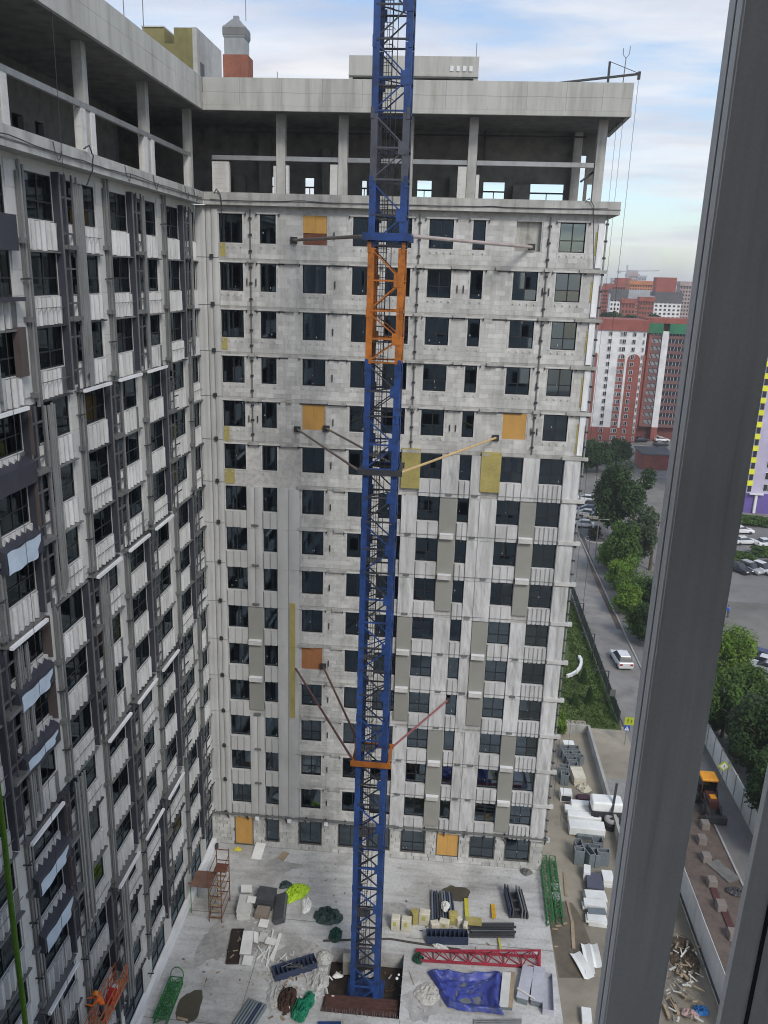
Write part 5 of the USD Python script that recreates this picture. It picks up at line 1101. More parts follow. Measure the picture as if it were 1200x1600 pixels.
for i, (px, py) in enumerate(((1102, 1286), (1097, 1309), (1104, 1337), (1113, 1375), (1127, 1412), (1146, 1457))):
    c = G(px, py, .1); lab = ['first pale concrete block behind the tractor bucket', 'second pale concrete block along the dug road', 'third pale concrete block along the dug road', 'pale concrete block just before the upper red strip', 'pale concrete block between the two red strips', 'pale concrete block nearest the window jamb'][i]
    hull = manifold3d.Manifold.batch_hull([manifold3d.Manifold.sphere(.03, 6).translate((float(c[0])+sx*.3, float(c[1])+sy*.33, z)) for sx in (-1, 1) for sy in (-1, 1) for z in (-.36, .22)]).rotate((0, 0, 0)); vv, ff, _ = meshkit.arrays(hull); single('concrete_block', MB().add(vv, ff), M(f'block_concrete_{i:03d}', (.21, .185, .165), .85, var=.15), lab, 'block', (c[0], c[1], -.39))
redtape = M('red_strip', (.085, .035, .033), .7, var=.3)
for i, (x0, y0, x1, y1) in enumerate(((1112, 1380, 1122, 1408), (1130, 1418, 1143, 1450))): p, q = G(x0, y0, -.3), G(x1, y1, -.3); single('red_strip', MB().bar(p, q, .5, .04), redtape, ['upper', 'lower'][i]+' dark red strip between the concrete blocks', 'strip', (p[0], p[1], -.39))
board('grey_slab', 'grey slab lying beyond the upper red strip', 'slab', 1130, 1360, 1.2, 2.3, .15, .5, concrete_dark, -.39)
tarp('black_sheet', 'black sheet lying on the dug road beyond the red strips', 'sheet', 1150, 1388, .8, .5, .3, 33, darkmetal, z0=-.3)
# white site fence, a dark strip painting the shade at its foot, rubble below
fence_w = M('fence_sheet', (.80, .83, .85), .45, var=.06, scale=3, isl=.06, streak=.12)
fw = thing('site_fence', 'white sheet metal site fence between the rubble and the dug road', 'fence', (36.55, -8, -.4))
for i in range(18):
    y = 3.2-i*1.25; part(fw, 'panel', MB().box(36.5, 36.53, y-1.24, y, -.3, 2.0+R.uniform(-.02, .02)), fence_w)
for i in range(10): part(fw, 'post', MB().box(36.54, 36.62, 3.1-i*2.5, 3.18-i*2.5, -.4, 1.8), galv)
dw = M('dark_boards', (.09, .09, .088), .8, var=.25, scale=2)
part(fw, 'foot_board', MB().box(36.42, 36.48, -19.5, 3.2, -.4, -.15), dw)  # dark strip stands for the shaded ground along the fence
litter(1050, 1555, 45, .8, 1.4, [wood_m, board_m, concrete_dark, sand_m], 'broken timber and rubble at the bottom edge between the window profiles', smax=.6)
tarp('blue_rag', 'crumpled bright blue rag on the rubble', 'rag', 1096, 1575, .45, .4, .5, 34, M('bright_blue', (.03, .16, .42), .6, var=.2), z0=-.3, edge=.5)
tarp('pink_sack', 'pinkish sack on the rubble beside the blue rag', 'sack', 1080, 1580, .5, .4, .4, 35, M('pink_sack_cloth', (.42, .31, .29), .8, var=.15), z0=-.3)
for i, (x0, y0, x1, y1) in enumerate(((1038, 1570, 1046, 1592), (1048, 1560, 1060, 1584), (1064, 1548, 1072, 1560), (1062, 1515, 1076, 1532), (1064, 1505, 1058, 1520))): p, q = G(x0, y0, -.1), G(x1, y1, -.15); single('beam', MB().bar(p, q, .2, .16), wood_m, ['leftmost thick timber on the rubble', 'second thick timber on the rubble', 'short pale timber on the rubble', 'leaning timber above the rubble', 'thin timber crossing above the rubble'][i], 'timber', (p[0], p[1], -.4))
tarp('scrap_heap', 'dark brown scrap heap behind the timber inside the site fence', 'heap', 1070, 1492, 1.0, 1.9, .45, 36, M('scrap_brown', (.11, .085, .06), .95, var=.5, scale=5, bump=.02, bscale=12), z0=-.4, fold=6)
litter(1066, 1505, 60, .75, 1.5, [wood_m, wood_m, concrete_dark, board_m], 'splintered timber on and round the scrap heap', smax=.9)
# concrete fence beyond the dug road
cf = thing('concrete_fence', 'pale concrete panel fence below the trees on the right', 'fence', (44.6, 10, -.4))
for i in range(15):
    y = 27-i*2.1; part(cf, 'panel', MB().box(44.55, 44.67, y-2.0, y, -.4, 1.9), board_m); part(cf, 'post', MB().box(44.5, 44.72, y-2.09, y-2.005, -.4, 2.0), concrete)
# ---------------------------------------------------------------- trees and shrubs
def leaf_mat(name, c):
    c = np.asarray(c, float)
    return usdkit.material(stage, '/World/Looks/'+name, {
        'g': ('geometry', {}), 'r': ('rgb_ramp', {'ramp': [(0, tuple(c*.55)), (.55, tuple(c)), (1, tuple(c*1.6))]}),
        'n': ('noise_texture', {'scale': .8, 'detail': 3}), 'r2': ('rgb_ramp', {'ramp': [(.3, (.62,)*3), (.7, (1.25,)*3)]}), 'm': ('mix_color', {'blend_type': 'multiply', 'fac': 1.0, 'use_clamp': False}),
        'p': ('principled_bsdf', {'roughness': .6, 'specular_ior_level': .25}), 't': ('translucent_bsdf', {}), 'x': ('mix_closure', {'fac': .3})},
        [('g.random_per_island', 'r.fac'), ('g.position', 'n.vector'), ('n.fac', 'r2.fac'), ('r.color', 'm.a'), ('r2.color', 'm.b'), ('m.result', 'p.base_color'), ('m.result', 't.color'), ('p.BSDF', 'x.closure1'), ('t.BSDF', 'x.closure2')], surface='x.closure')
leaf_dark, leaf_mid, leaf_bright, leaf_grey = leaf_mat('leaf_dark', (.07, .135, .035)), leaf_mat('leaf_mid', (.125, .235, .045)), leaf_mat('leaf_bright', (.23, .40, .05)), leaf_mat('leaf_grey', (.14, .195, .10))
bark = M('bark', (.09, .07, .05), .9, var=.3, scale=6)
def crown(c, r, n, size, lumps=34, flat=1.0):
    c, r = V(c), V(r); b = MB(); n = int(n*1.7)
    u = NR.normal(size=(lumps, 3)); u /= np.linalg.norm(u, axis=1)[:, None]
    cc = c+u*r*(NR.random(lumps)**.45*.78)[:, None]; cr = NR.uniform(.20, .42, lumps)
    k = NR.integers(0, lumps, n); d = NR.normal(size=(n, 3)); d /= np.linalg.norm(d, axis=1)[:, None]
    P = cc[k]+d*(r*cr[k][:, None])*(NR.random(n)**.33)[:, None]
    nrm = d*.6+NR.normal(size=(n, 3))*.5+V((0, 0, .5)); nrm /= np.linalg.norm(nrm, axis=1)[:, None]
    a = np.cross(nrm, NR.normal(size=(n, 3))); a /= np.linalg.norm(a, axis=1)[:, None]; e = np.cross(nrm, a)
    s = size*NR.uniform(.6, 1.3, n)[:, None]
    v = np.stack([P-a*s*.5, P+e*s*.32+nrm*s*.06, P+a*s*.5, P-e*s*.32+nrm*s*.06], 1).reshape(-1, 3)
    return b.add(v, np.arange(n*4).reshape(n, 4))
def tree(name, label, base, top, w, leaf, n=3500, size=.35, trunk=.28, cat='tree', low=.22, depth=None, group=None):
    """base: pixel of its foot on the ground; top: pixel of its tip; w: crown width in pixels"""
    p = G(base[0], base[1], -.4); t = on(1, p[1], *top); h = max(1.0, t[2]+.4); sc = FPX/np.dot(p-EYE, CF); r = w/sc/2
    th = thing(name, label, cat, p, group=group)
    cz = -.4+h*(low+(1-low)/2); rz = h*(1-low)/2
    tx = t[0]
    part(th, 'crown', crown((tx, p[1], cz), (r, depth or r, rz), n, size), leaf)
    if cat == 'tree':
        b = MB(); b.tube([p+V((0, 0, -.1)), p+V((.06, .05, h*.3)), V((tx, p[1], cz))], trunk, 8, trunk*.4); part(th, 'trunk', b, bark)
        for i in range(5):
            a = i*1.3+R.random(); part(th, 'limb', MB().tube([V((tx*.5+p[0]*.5, p[1], -.4+h*(.3+.06*i))), V((tx+math.cos(a)*r*.6, p[1]+math.sin(a)*r*.6, cz+rz*(.1+.1*i)))], trunk*.35, 5, .03), bark)
    return th
tree('broad_tree', 'large dark leafy tree standing beside the road, tallest of those along it', (985, 850), (985, 704), 96, leaf_dark, 9000, .55, .4, low=.1)
tree('broad_tree', 'greyish crown leaning out of the left side of the large roadside tree', (965, 838), (958, 728), 62, leaf_grey, 4500, .5, .3, low=.2)
tree('broad_tree', 'dark tree at the foot of the red and white block, close to the facade edge', (932, 738), (930, 684), 66, leaf_dark, 4000, .7, .35, low=.05)
tree('broad_tree', 'dark tree right of the one at the foot of the red and white block', (962, 728), (964, 682), 56, leaf_dark, 3500, .7, .35, low=.05)
tree('broad_tree', 'grey green tree between the large roadside tree and the window frame', (1015, 890), (1010, 790), 56, leaf_grey, 4500, .45, .3, low=.15)
tree('broad_tree', 'mid green tree in front of the large roadside tree', (985, 905), (982, 812), 64, leaf_mid, 5000, .42, .3, low=.1)
tree('shrub', 'bright green shrub at the left end of the roadside hedge', (957, 888), (955, 838), 46, leaf_bright, 3000, .35, .15, cat='shrub', low=0)
for i, (b0, t0, w, lf) in enumerate((((975, 925), (973, 868), 60, leaf_bright), ((1000, 950), (1000, 888), 70, leaf_mid), ((985, 962), (985, 906), 56, leaf_bright), ((1003, 1000), (1003, 930), 50, leaf_mid), ((1020, 1010), (1022, 940), 60, leaf_dark), ((1030, 960), (1030, 890), 60, leaf_dark))):
    tree('shrub', ['bright shrub of the roadside hedge just right of its left end', 'mid green shrub of the roadside hedge touching the window frame', 'bright shrub in the middle of the roadside hedge', 'mid green shrub at the near end of the roadside hedge', 'dark shrub at the near end of the hedge behind the window frame', 'dark shrub in the hedge behind the window frame'][i], b0, t0, w, lf, 3200, .32, .12, cat='shrub', low=0)
for i, (b0, t0, w, lf, n) in enumerate((((1150, 1075), (1148, 975), 84, leaf_bright, 5000), ((1185, 1130), (1180, 1035), 90, leaf_mid, 5000), ((1128, 1150), (1125, 1050), 80, leaf_mid, 5000), ((1186, 1196), (1184, 1082), 80, leaf_grey, 6000), ((1205, 1220), (1205, 1090), 100, leaf_dark, 5500), ((1222, 1300), (1218, 1175), 84, leaf_dark, 6000), ((1172, 1180), (1168, 1100), 56, leaf_dark, 4200), ((1245, 1350), (1245, 1215), 84, leaf_dark, 4500), ((1202, 1250), (1198, 1168), 60, leaf_dark, 4200), ((1118, 1140), (1118, 1095), 30, leaf_mid, 2200))):
    tree('broad_tree', ['bright green tree right of the window frame, just below the blue person', 'mid green tree at the right edge below the row of cars', 'mid green tree hidden half by the window frame', 'greyish tree in the middle of the trees on the right', 'dark tree at the right edge of the view', 'dark tree behind the middle of the concrete fence', 'dark tree above and right of the yellow diamond sign', 'dark tree at the right edge behind the near end of the concrete fence', 'dark low tree just behind the concrete fence', 'small mid green tree left of the yellow diamond sign'][i], b0, t0, w, lf, n, .34, .22, low=.05)
def conifer(px, py, top, w, label):
    p = G(px, py, -.4); t = on(1, p[1], px, top); h = t[2]+.4; r = w/(FPX/np.dot(p-EYE, CF))/2; n = 1500; th = thing('conifer', label, 'tree', p)
    u = NR.random(n)**.7; a = NR.random(n)*6.28; rr = r*u*(.55+.45*NR.random(n)); z = h*(1-u); P = p+np.stack([rr*np.cos(a), rr*np.sin(a), z], 1)
    o = np.stack([np.cos(a), np.sin(a), -.35+0*a], 1); s_ = np.stack([-np.sin(a), np.cos(a), 0*a], 1)
    v = np.stack([P-o*.12, P+s_*.07, P+o*.2, P-s_*.07], 1).reshape(-1, 3); part(th, 'crown', MB().add(v, np.arange(n*4).reshape(n, 4)), leaf_dark); part(th, 'trunk', MB().tube([p, p+V((0, 0, h*.9))], .06, 6, .02), bark)
conifer(911, 1066, 1042, 14, 'small dark conifer on the lawn beside the white curved bench'); conifer(920, 1098, 1072, 14, 'small dark conifer in the middle of the lawn')
conifer(897, 1100, 1082, 11, 'small dark conifer on the lawn close to the facade')
tree('shrub', 'bright yellow green shrub at the near corner of the lawn by the facade', (878, 1147), (877, 1112), 26, leaf_bright, 1600, .22, .1, cat='shrub', low=0)
tree('shrub', 'round brownish shrub in a planting ring on the road', (932, 846), (932, 822), 28, leaf_mat('leaf_brown', (.055, .06, .025)), 1600, .3, .1, cat='shrub', low=0)
c = G(932, 844, -.4); tt = np.linspace(0, 2*np.pi, 25); single('planting_ring', MB().tube(np.stack([c[0]+2.0*np.cos(tt), c[1]+2.0*np.sin(tt), np.full(25, -.3)], 1), .14, 6), kerb_m, 'stone ring round the brownish shrub on the road', 'kerb', (c[0], c[1], -.4))
for i, (px, py, w) in enumerate(((1175, 820, 70), (1150, 818, 60), (1200, 822, 60), (1160, 876, 50), (1195, 868, 40))):
    tree('shrub', ['low green hedge at the foot of the lilac tower', 'low green hedge by the window frame at the foot of the lilac tower', 'low green hedge at the right edge below the lilac tower', 'green strip of shrubs between the two rows of parked cars', 'small shrub at the right edge between the parked cars'][i], (px, py), (px, py-14), w, leaf_mid, 2500, .4, .1, cat='shrub', low=0, depth=2.5)
# grass: short tufts over the lawn
def grass():
    n = 9000; x = NR.uniform(28, 36.1, n); y = NR.uniform(23, 58, n); ok = ~((x < 33.6) & (y > 27+(x-28)*2.3)); x, y = x[ok], y[ok]; n = len(x)
    a = NR.random(n)*6.28; h = NR.uniform(.08, .3, n); w = NR.uniform(.05, .14, n); P = np.stack([x, y, np.full(n, -.4)], 1); s_ = np.stack([np.cos(a), np.sin(a), 0*a], 1)*w[:, None]
    tip = P+np.stack([NR.normal(size=n)*.1, NR.normal(size=n)*.1, h], 1)
    return MB().add(np.stack([P-s_, P+s_, tip], 1).reshape(-1, 3), np.arange(n*3).reshape(n, 3))
single('grass', grass(), leaf_mat('grass_blade', (.11, .19, .035)), 'green grass on the lawn beside the building', kind='stuff')
# ---------------------------------------------------------------- cars
carglass = M('car_glass', (.02, .025, .03), .1, var=.1, spec=.8); lamp_m = M('car_lamp', (.75, .75, .72), .25, var=.05); tail_m = M('tail_lamp', (.35, .02, .02), .3, var=.1)
def paint(name, c): return M(name, c, .3, metal=.15, var=.04, spec=.6)
def car(px, py, rz, col, label, suv=False, group=None, z=-.39):
    p = G(px, py, z); t = thing('parked_car', label, 'car', (p[0], p[1], z), rz, local=True, group=group)
    L, W, H = 4.4, 1.78, 1.65 if suv else 1.45
    def hull(pts, r): 
        m = manifold3d.Manifold.batch_hull([manifold3d.Manifold.sphere(r, 8).translate(q) for q in pts]); v, f, _ = meshkit.arrays(m); return v, f
    w = W/2-.12
    v, f = hull([(x, y, zz) for y in (-w, w) for x, zz in ((-L/2+.14, .4), (L/2-.14, .4), (-L/2+.16, .82 if not suv else .95), (L/2-.2, .68), (.6, .88))], .12)
    part(t, 'body', MB().add(v, f), col, smooth=40)
    back = -L/2+(.35 if suv else .7)
    v, f = hull([(x, y, zz) for x, zz, q in ((back, .9, 0), (1.05, .88, 0), (back+.35, H-.1, .16), (.15, H-.1, .16)) for y in (-w+q, w-q)], .08)
    part(t, 'glazing', MB().add(v, f), carglass, smooth=40)
    v, f = hull([(x, y, H-.05) for x in (back+.38, .1) for y in (-w+.22, w-.22)], .07); part(t, 'roof', MB().add(v, f), col, smooth=40)
    for x in (-1.32, 1.36):
        for y in (-W/2+.1, W/2-.1): part(t, 'wheel', MB().tube([(x, y-.1, .32), (x, y+.1, .32)], .32, 14), blacktyre)
    for y in (-.62, .62): part(t, 'headlight', MB().box(L/2-.12, L/2-.01, y-.17, y+.17, .6, .74), lamp_m); part(t, 'tail_light', MB().box(-L/2+.01, -L/2+.1, y-.16, y+.16, .7, .92), tail_m)
    return t
whitec, silver, blackc, bluec, beigec = paint('car_white', (.72, .73, .74)), paint('car_silver', (.38, .39, .40)), paint('car_black', (.03, .033, .04)), paint('car_blue', (.04, .06, .14)), paint('car_beige', (.40, .36, .30))
car(970, 1036, 1.66, whitec, 'white car with a dark roof hatch driving on the road', True)
for px, py, rz, col, lab in ((914, 783, 2.9, whitec, 'white car farthest in the row left of the large tree'), (917, 792, 2.9, blackc, 'black car second in the row left of the large tree'), (917, 799, 2.9, bluec, 'dark blue car third in the row left of the large tree'), (914, 806, 2.9, silver, 'silver car fourth in the row left of the large tree'), (929, 812, 3.0, beigec, 'beige estate car right of the row left of the large tree'), (910, 823, 3.0, whitec, 'white car nearest the facade edge in the row left of the large tree')):
    car(px, py, rz, col, lab, suv='estate' in lab)
for px, py, rz, col, lab in ((1154, 893, -1.0, blackc, 'dark car parked left of the silver one right of the window frame'), (1172, 893, -1.0, silver, 'silver estate car in the middle of the near row right of the window frame'), (1191, 894, -1.0, whitec, 'white car right of the silver estate car in the near row'), (1206, 890, -1.0, blackc, 'car cut by the right edge in the near row'), (1163, 850, .2, whitec, 'white car in the far row behind the strip of shrubs'), (1197, 853, .3, whitec, 'white car at the right edge in the far row'), (1158, 833, .1, whitec, 'white car alone near the hedge of the lilac tower')):
    car(px, py, rz, col, lab, suv='estate' in lab)
for px, py, rz, col, lab in ((1182, 1030, 2.6, bluec, 'dark blue car at the right edge beside the bright tree, farthest of three'), (1188, 1040, 2.6, whitec, 'white car at the right edge beside the bright tree, middle of three'), (1197, 1050, 2.6, silver, 'silver car at the right edge beside the bright tree, nearest of three')):
    car(px, py, rz, col, lab)
for px, py, rz, col, lab in ((1001, 690, .4, blackc, 'black car standing in front of the red and white block'), (1027, 687, .1, silver, 'silver car farthest of three in the yard of the red and white block'), (1034, 690, .1, whitec, 'white car between two others in the yard of the red and white block'), (1032, 697, .2, blackc, 'black car nearest in the yard of the red and white block'), (948, 866, 1.5, whitec, 'white car seen through the trees')):
    car(px, py, rz, col, lab)
# ---------------------------------------------------------------- lamps, signs, fence, bench
def lamp(px, py, tx, ty, label, mat=dark_rod, arm=-1.3, grp=None):
    p = G(px, py, -.4); t = on(1, p[1], tx, ty); th = thing('street_lamp', label, 'street lamp', p); h = t[2]
    part(th, 'pole', MB().tube([p, V((p[0], p[1], h))], .085, 8, .06), mat); part(th, 'arm', MB().bar((p[0]+.06, p[1], h), (p[0]+arm, p[1], h+.08), .07), mat); part(th, 'lamp_head', MB().box(p[0]+arm-.35, p[0]+arm+.25, p[1]-.11, p[1]+.11, h+.04, h+.13), mat)
lamp(908, 985, 912, 943, 'black street lamp farthest of three along the dark fence'); lamp(925, 1030, 931, 991, 'black street lamp middle of three along the dark fence'); lamp(945.5, 1100, 952.5, 1049, 'black street lamp nearest of three along the dark fence, with a plate')
lamp(928, 886, 936, 812, 'tall grey street lamp beside the planting ring on the road', galv, 1.4)
fn_m = M('dark_green_fence', (.03, .04, .03), .7, var=.25, scale=4)
df = thing('dark_fence', 'dark slatted fence between the lawn and the road', 'fence', (36.5, 40, -.4))
for i in range(17):
    y = 24+i*2.3; b = MB(); b.box(36.46, 36.5, y, y+2.24, -.3, 1.1); part(df, 'panel', b, fn_m); part(df, 'post', MB().box(36.42, 36.54, y-.05, y+.0, -.4, 1.2), darkmetal)
pts = [G(px, py, 0) for px, py in ((905, 1024), (908, 1029), (908.5, 1035), (906, 1042), (901, 1048), (894, 1052), (886, 1055))]
wb = thing('curved_bench', 'white curved low bench beside the footpath on the lawn', 'bench', (pts[3][0], pts[3][1], -.4))
for i in range(6):
    d = (pts[i+1]-pts[i]); part(wb, 'segment', MB().bar(pts[i]+V((0, 0, -.15)), pts[i+1]+V((0, 0, -.15)), .32, .35), white_pack)
yel = M('sign_yellow', (.42, .50, .04), .5, var=.04); black_m = M('sign_black', (.01, .01, .01), .6); blue_m = M('sign_blue', (.02, .08, .35), .5, var=.04); signwhite = M('sign_white', (.75, .75, .75), .5, var=.03)
def walker(b, cx, cy, z, s, y):
    """flat walking figure on a sign"""
    b.tm(trimesh.creation.cylinder(.07*s, .008, sections=10).apply_transform(trimesh.transformations.rotation_matrix(math.pi/2, (1, 0, 0))).apply_translation((cx, y, z+.42*s)))
    for (a, e) in (((0, .33), (0, .12)), ((0, .12), (.12, -.2)), ((0, .12), (-.12, -.2)), ((0, .3), (.15, .12)), ((0, .3), (-.14, .14))): b.bar((cx+a[0]*s, y, z+a[1]*s), (cx+e[0]*s, y, z+e[1]*s), .06*s, .008)
p = G(976, 1163, -.4); sg = thing('crossing_sign', 'yellow green square sign of two walking children over a small crossing sign by the road', 'road sign', p)
q = on(1, p[1], 978, 1126); s = 1.05
part(sg, 'pole', MB().tube([p, V((p[0], p[1], q[2]+.3))], .04, 8), galv); part(sg, 'board', MB().box(p[0]-.3, p[0]+.3+s*.35, p[1]-.07, p[1]-.05, q[2]-.42, q[2]+.42), yel)
b = MB(); walker(b, p[0]+.02, 0, q[2]-.08, .75, p[1]-.078); walker(b, p[0]+.36, 0, q[2]-.12, .65, p[1]-.078); part(sg, 'figures', b, black_m)
part(sg, 'lower_board', MB().box(p[0]-.3, p[0]+.3, p[1]-.07, p[1]-.05, q[2]-1.1, q[2]-.5), blue_m); part(sg, 'triangle', MB().add([(p[0]-.24, p[1]-.074, q[2]-1.04), (p[0]+.24, p[1]-.074, q[2]-1.04), (p[0], p[1]-.074, q[2]-.56), (p[0]-.24, p[1]-.071, q[2]-1.04), (p[0]+.24, p[1]-.071, q[2]-1.04), (p[0], p[1]-.071, q[2]-.56)], [(0, 1, 2), (3, 5, 4)]), signwhite)
b = MB(); walker(b, p[0], 0, q[2]-.9, .45, p[1]-.08); part(sg, 'figure', b, black_m)
p = G(1118, 1214, -.4); p[0] = 43.9; q = on(0, 43.9, 1131, 1197); p[1] = q[1]+.06; sg = thing('diamond_sign', 'yellow bordered diamond sign at the far end of the concrete fence', 'road sign', p)
part(sg, 'pole', MB().tube([p, V((q[0], p[1], q[2]+.1))], .04, 8), galv); part(sg, 'border', MB().obox((q[0], q[1]-.06, q[2]), (.8, .02, .8), 0, 0, math.pi/4), yel); part(sg, 'board', MB().obox((q[0], q[1]-.075, q[2]), (.52, .02, .52), 0, 0, math.pi/4), signwhite); b = MB(); walker(b, q[0], 0, q[2]-.08, .5, q[1]-.09); part(sg, 'figure', b, black_m)
p = G(950, 1090, 1.2); single('lamp_plate', MB().box(p[0]+.15, p[0]+.75, p[1]-.03, p[1], 1.4, 2.2), galv_dk, 'grey plate fixed by the nearest black street lamp', 'plate', (p[0], p[1], 1.4))
# ---------------------------------------------------------------- buildings beyond
white_wall = M('white_brick', (.66, .66, .65), .8, var=.06, scale=3); red_wall = M('red_brick', (.26, .085, .065), .85, var=.12, scale=3); dkred = M('dark_red', (.15, .05, .045), .85, var=.15); greenroof = M('green_roof', (.03, .16, .08), .6, var=.1); pane_far = M('far_glass', (.035, .04, .045), .15, var=.2, spec=.7, isl=.4); pinkgrey = M('pink_grey', (.33, .27, .26), .85, var=.1); orange_wall = M('orange_brick', (.42, .17, .08), .85, var=.1); greywall = M('grey_wall', (.33, .34, .35), .85, var=.1); purple_m = M('purple_wall', (.13, .09, .30), .7, var=.05); lilac_m = M('lilac_wall', (.46, .42, .56), .75, var=.04); yellow_wall = M('yellow_panel', (.72, .72, .04), .6, var=.04); roofgrey = M('dark_roof', (.10, .10, .105), .8, var=.2)
Y = 188.
def FX(px, py, yy=Y): return on(1, yy, px, py)
RB = thing('apartment_building', 'white and red brick block with arched red panels and a green roof band', 'building', (70, Y, -.4))
xa, xb = FX(922, 600)[0], FX(1003, 590)[0]; zt = FX(960, 516)[2]; zr = FX(960, 499)[2]; zb = FX(960, 668)[2]
part(RB, 'wall', MB().box(xa, xb, Y, Y+16, zb, zt), white_wall); part(RB, 'base', MB().box(xa-.1, xb+.1, Y-.1, Y+16, -.6, zb), red_wall); part(RB, 'attic', MB().box(xa-.3, xb+.3, Y-.4, Y+15, zt, zr), red_wall)
nf = 13; st_ = (zt-zb)/nf
def arch(x0, x1, z0, z1, d): 
    r = (x1-x0)/2; t = np.linspace(0, np.pi, 9); pl = [(x0, z0), (x1, z0)]+[((x0+x1)/2+r*math.cos(a), z1-r+r*math.sin(a)) for a in t]
    from shapely.geometry import Polygon
    m = trimesh.creation.extrude_polygon(Polygon(pl), d, engine='earcut'); v = np.array(m.vertices); return np.stack([v[:, 0], Y-v[:, 2], v[:, 1]], 1), np.array(m.faces)[:, ::-1]
za = FX(985, 553)[2]
for a, c in ((924, 929), (961, 972), (976, 996), (1000, 1003.5)): v, f = arch(FX(a, 600)[0], FX(c, 600)[0], zb, za, .12); part(RB, 'arch_panel', MB().add(v, f), red_wall)
bw_, bp = MB(), MB()
for k in range(-2, nf):
    z = zb+k*st_+.7
    for px, ww in ((946, .42), (963, .2), (968, .42), (983, .42), (998, .2)):
        x = FX(px, 600)[0]; bw_.box(x-ww-.1, x+ww+.1, Y-.17, Y-.13, z-.08, z+1.2); bp.box(x-ww, x-.04, Y-.2, Y-.17, z, z+1.12); bp.box(x+.04, x+ww, Y-.2, Y-.17, z, z+1.12)
part(RB, 'window_frames', bw_, white_wall, kind='stuff'); part(RB, 'window_panes', bp, pane_far, kind='stuff')
xs_ = [FX(q, 600)[0] for q in (1003, 1011, 1015, 1031, 1041, 1085)]; Y2 = Y+4
part(RB, 'recess', MB().box(xs_[0], xs_[5], Y2+1.5, Y2+14, -.6, zr-1), dkred)
part(RB, 'pillar', MB().box(xs_[1], xs_[2], Y2, Y2+1.5, zb, zt), red_wall); part(RB, 'pillar', MB().box(xs_[3], xs_[4], Y2-.4, Y2+1.5, zb, zt), white_wall); part(RB, 'pillar', MB().box(xs_[3], xs_[4], Y2-.4, Y2+1.5, -.6, zb), red_wall)
part(RB, 'green_band', MB().box(xs_[0]+.4, xs_[3], Y2-.6, Y2+8, zt-.6, zt+2.2), greenroof); part(RB, 'green_band', MB().box(xs_[4], xs_[5], Y2-.6, Y2+8, zt-.6, zt+2.2), greenroof); part(RB, 'roof', MB().box(xs_[0]+.4, xs_[5], Y2-.2, Y2+10, zt+2.2, zr+.6), red_wall)
b, bp, bf = MB(), MB(), MB()
for k in range(nf):
    z = zb+k*st_
    for a, c in ((xs_[2], xs_[3]), (xs_[4], xs_[5])):
        b.box(a, c, Y2, Y2+1.5, z, z+.95); n = 8
        for i in range(n):
            x = a+(c-a)*i/n; bp.box(x+.06, x+(c-a)/n-.02, Y2+.06, Y2+.1, z+1.0, z+2.0)
            bf.box(x-.04, x+.05, Y2+.03, Y2+.09, z+.96, z+2.05)
part(RB, 'balcony', b, M('balcony_brown', (.16, .085, .08), .8, var=.1), kind='stuff'); part(RB, 'balcony_panes', bp, pane_far, kind='stuff'); part(RB, 'balcony_frames', bf, white_wall, kind='stuff')
def far(label, px0, px1, pt, pb, yy, wall, roof=None, cols=6, rows=8, band=None, step=None):
    p0, p1 = FX(px0, pt, yy), FX(px1, pt, yy); zt_ = (p0[2]+p1[2])/2; zb_ = FX((px0+px1)/2, pb, yy)[2]; x0, x1 = p0[0], p1[0]; D = (x1-x0)*.8
    t = thing('distant_building', label, 'building', ((x0+x1)/2, yy, zb_)); zb_ = min(zb_, -.5)
    part(t, 'wall', MB().box(x0, x1, yy, yy+D, zb_, zt_), wall)
    part(t, 'roof', MB().box(x0-.3, x1+.3, yy-.4, yy+D, zt_, zt_+(zt_*.03+.6)), roof or wall)
    zlo = FX((px0+px1)/2, pb, yy)[2]; w = MB(); h = (zt_-zlo)/rows; ww = (x1-x0)/cols
    for i in range(cols):
        for k in range(rows): w.box(x0+ww*(i+.22), x0+ww*(i+.72), yy-.12, yy-.02, zlo+h*(k+.3), zlo+h*(k+.78))
    part(t, 'windows', w, pane_far, kind='stuff')
    if band: part(t, 'band', MB().box(x0-.2, x1+.2, yy-.5, yy, zt_-band[0]*h, zt_-band[1]*h), band[2])
    if step: part(t, 'upper_storey', MB().box(x0+(x1-x0)*step[0], x0+(x1-x0)*step[1], yy+1, yy+D*.8, zt_, zt_+step[2]), step[3])
    return t
far('pinkish grey tower on the skyline, tallest and farthest', 980, 999, 431, 470, 900, pinkgrey, cols=7, rows=9, step=(.1, .9, 6, pinkgrey))
far('grey green block left of the tallest tower on the skyline', 957, 979, 438, 470, 800, greywall, cols=6, rows=7)
far('dark grey block right of the tallest tower on the skyline', 998, 1010, 434, 470, 850, greywall, cols=5, rows=8)
far('red brick building with stepped top on the left of the skyline', 948, 986, 449, 500, 420, red_wall, cols=9, rows=9, step=(.4, 1, 5, red_wall))
far('orange brick tower with a blue window field in the middle of the skyline', 984, 1024, 445, 500, 400, orange_wall, cols=10, rows=11, step=(.1, .9, 2, orange_wall), band=(4.4, 1.6, greywall))
far('orange building behind the red roofs right of the middle of the skyline', 1018, 1033, 445, 495, 430, orange_wall, cols=4, rows=9)
far('white building of dark balconies under a grey roof on the right of the skyline', 1024, 1066, 463, 500, 330, white_wall, roofgrey, cols=6, rows=6, band=(1.6, 0, roofgrey), step=(.0, .75, 8, red_wall))
far('white building under a dark roof on the left, behind the red and white block', 955, 981, 459, 500, 330, white_wall, roofgrey, cols=5, rows=6, band=(1.5, 0, roofgrey))
far('narrow red building at the left end of the skyline beside the facade', 938, 955, 453, 500, 350, red_wall, cols=4, rows=8)
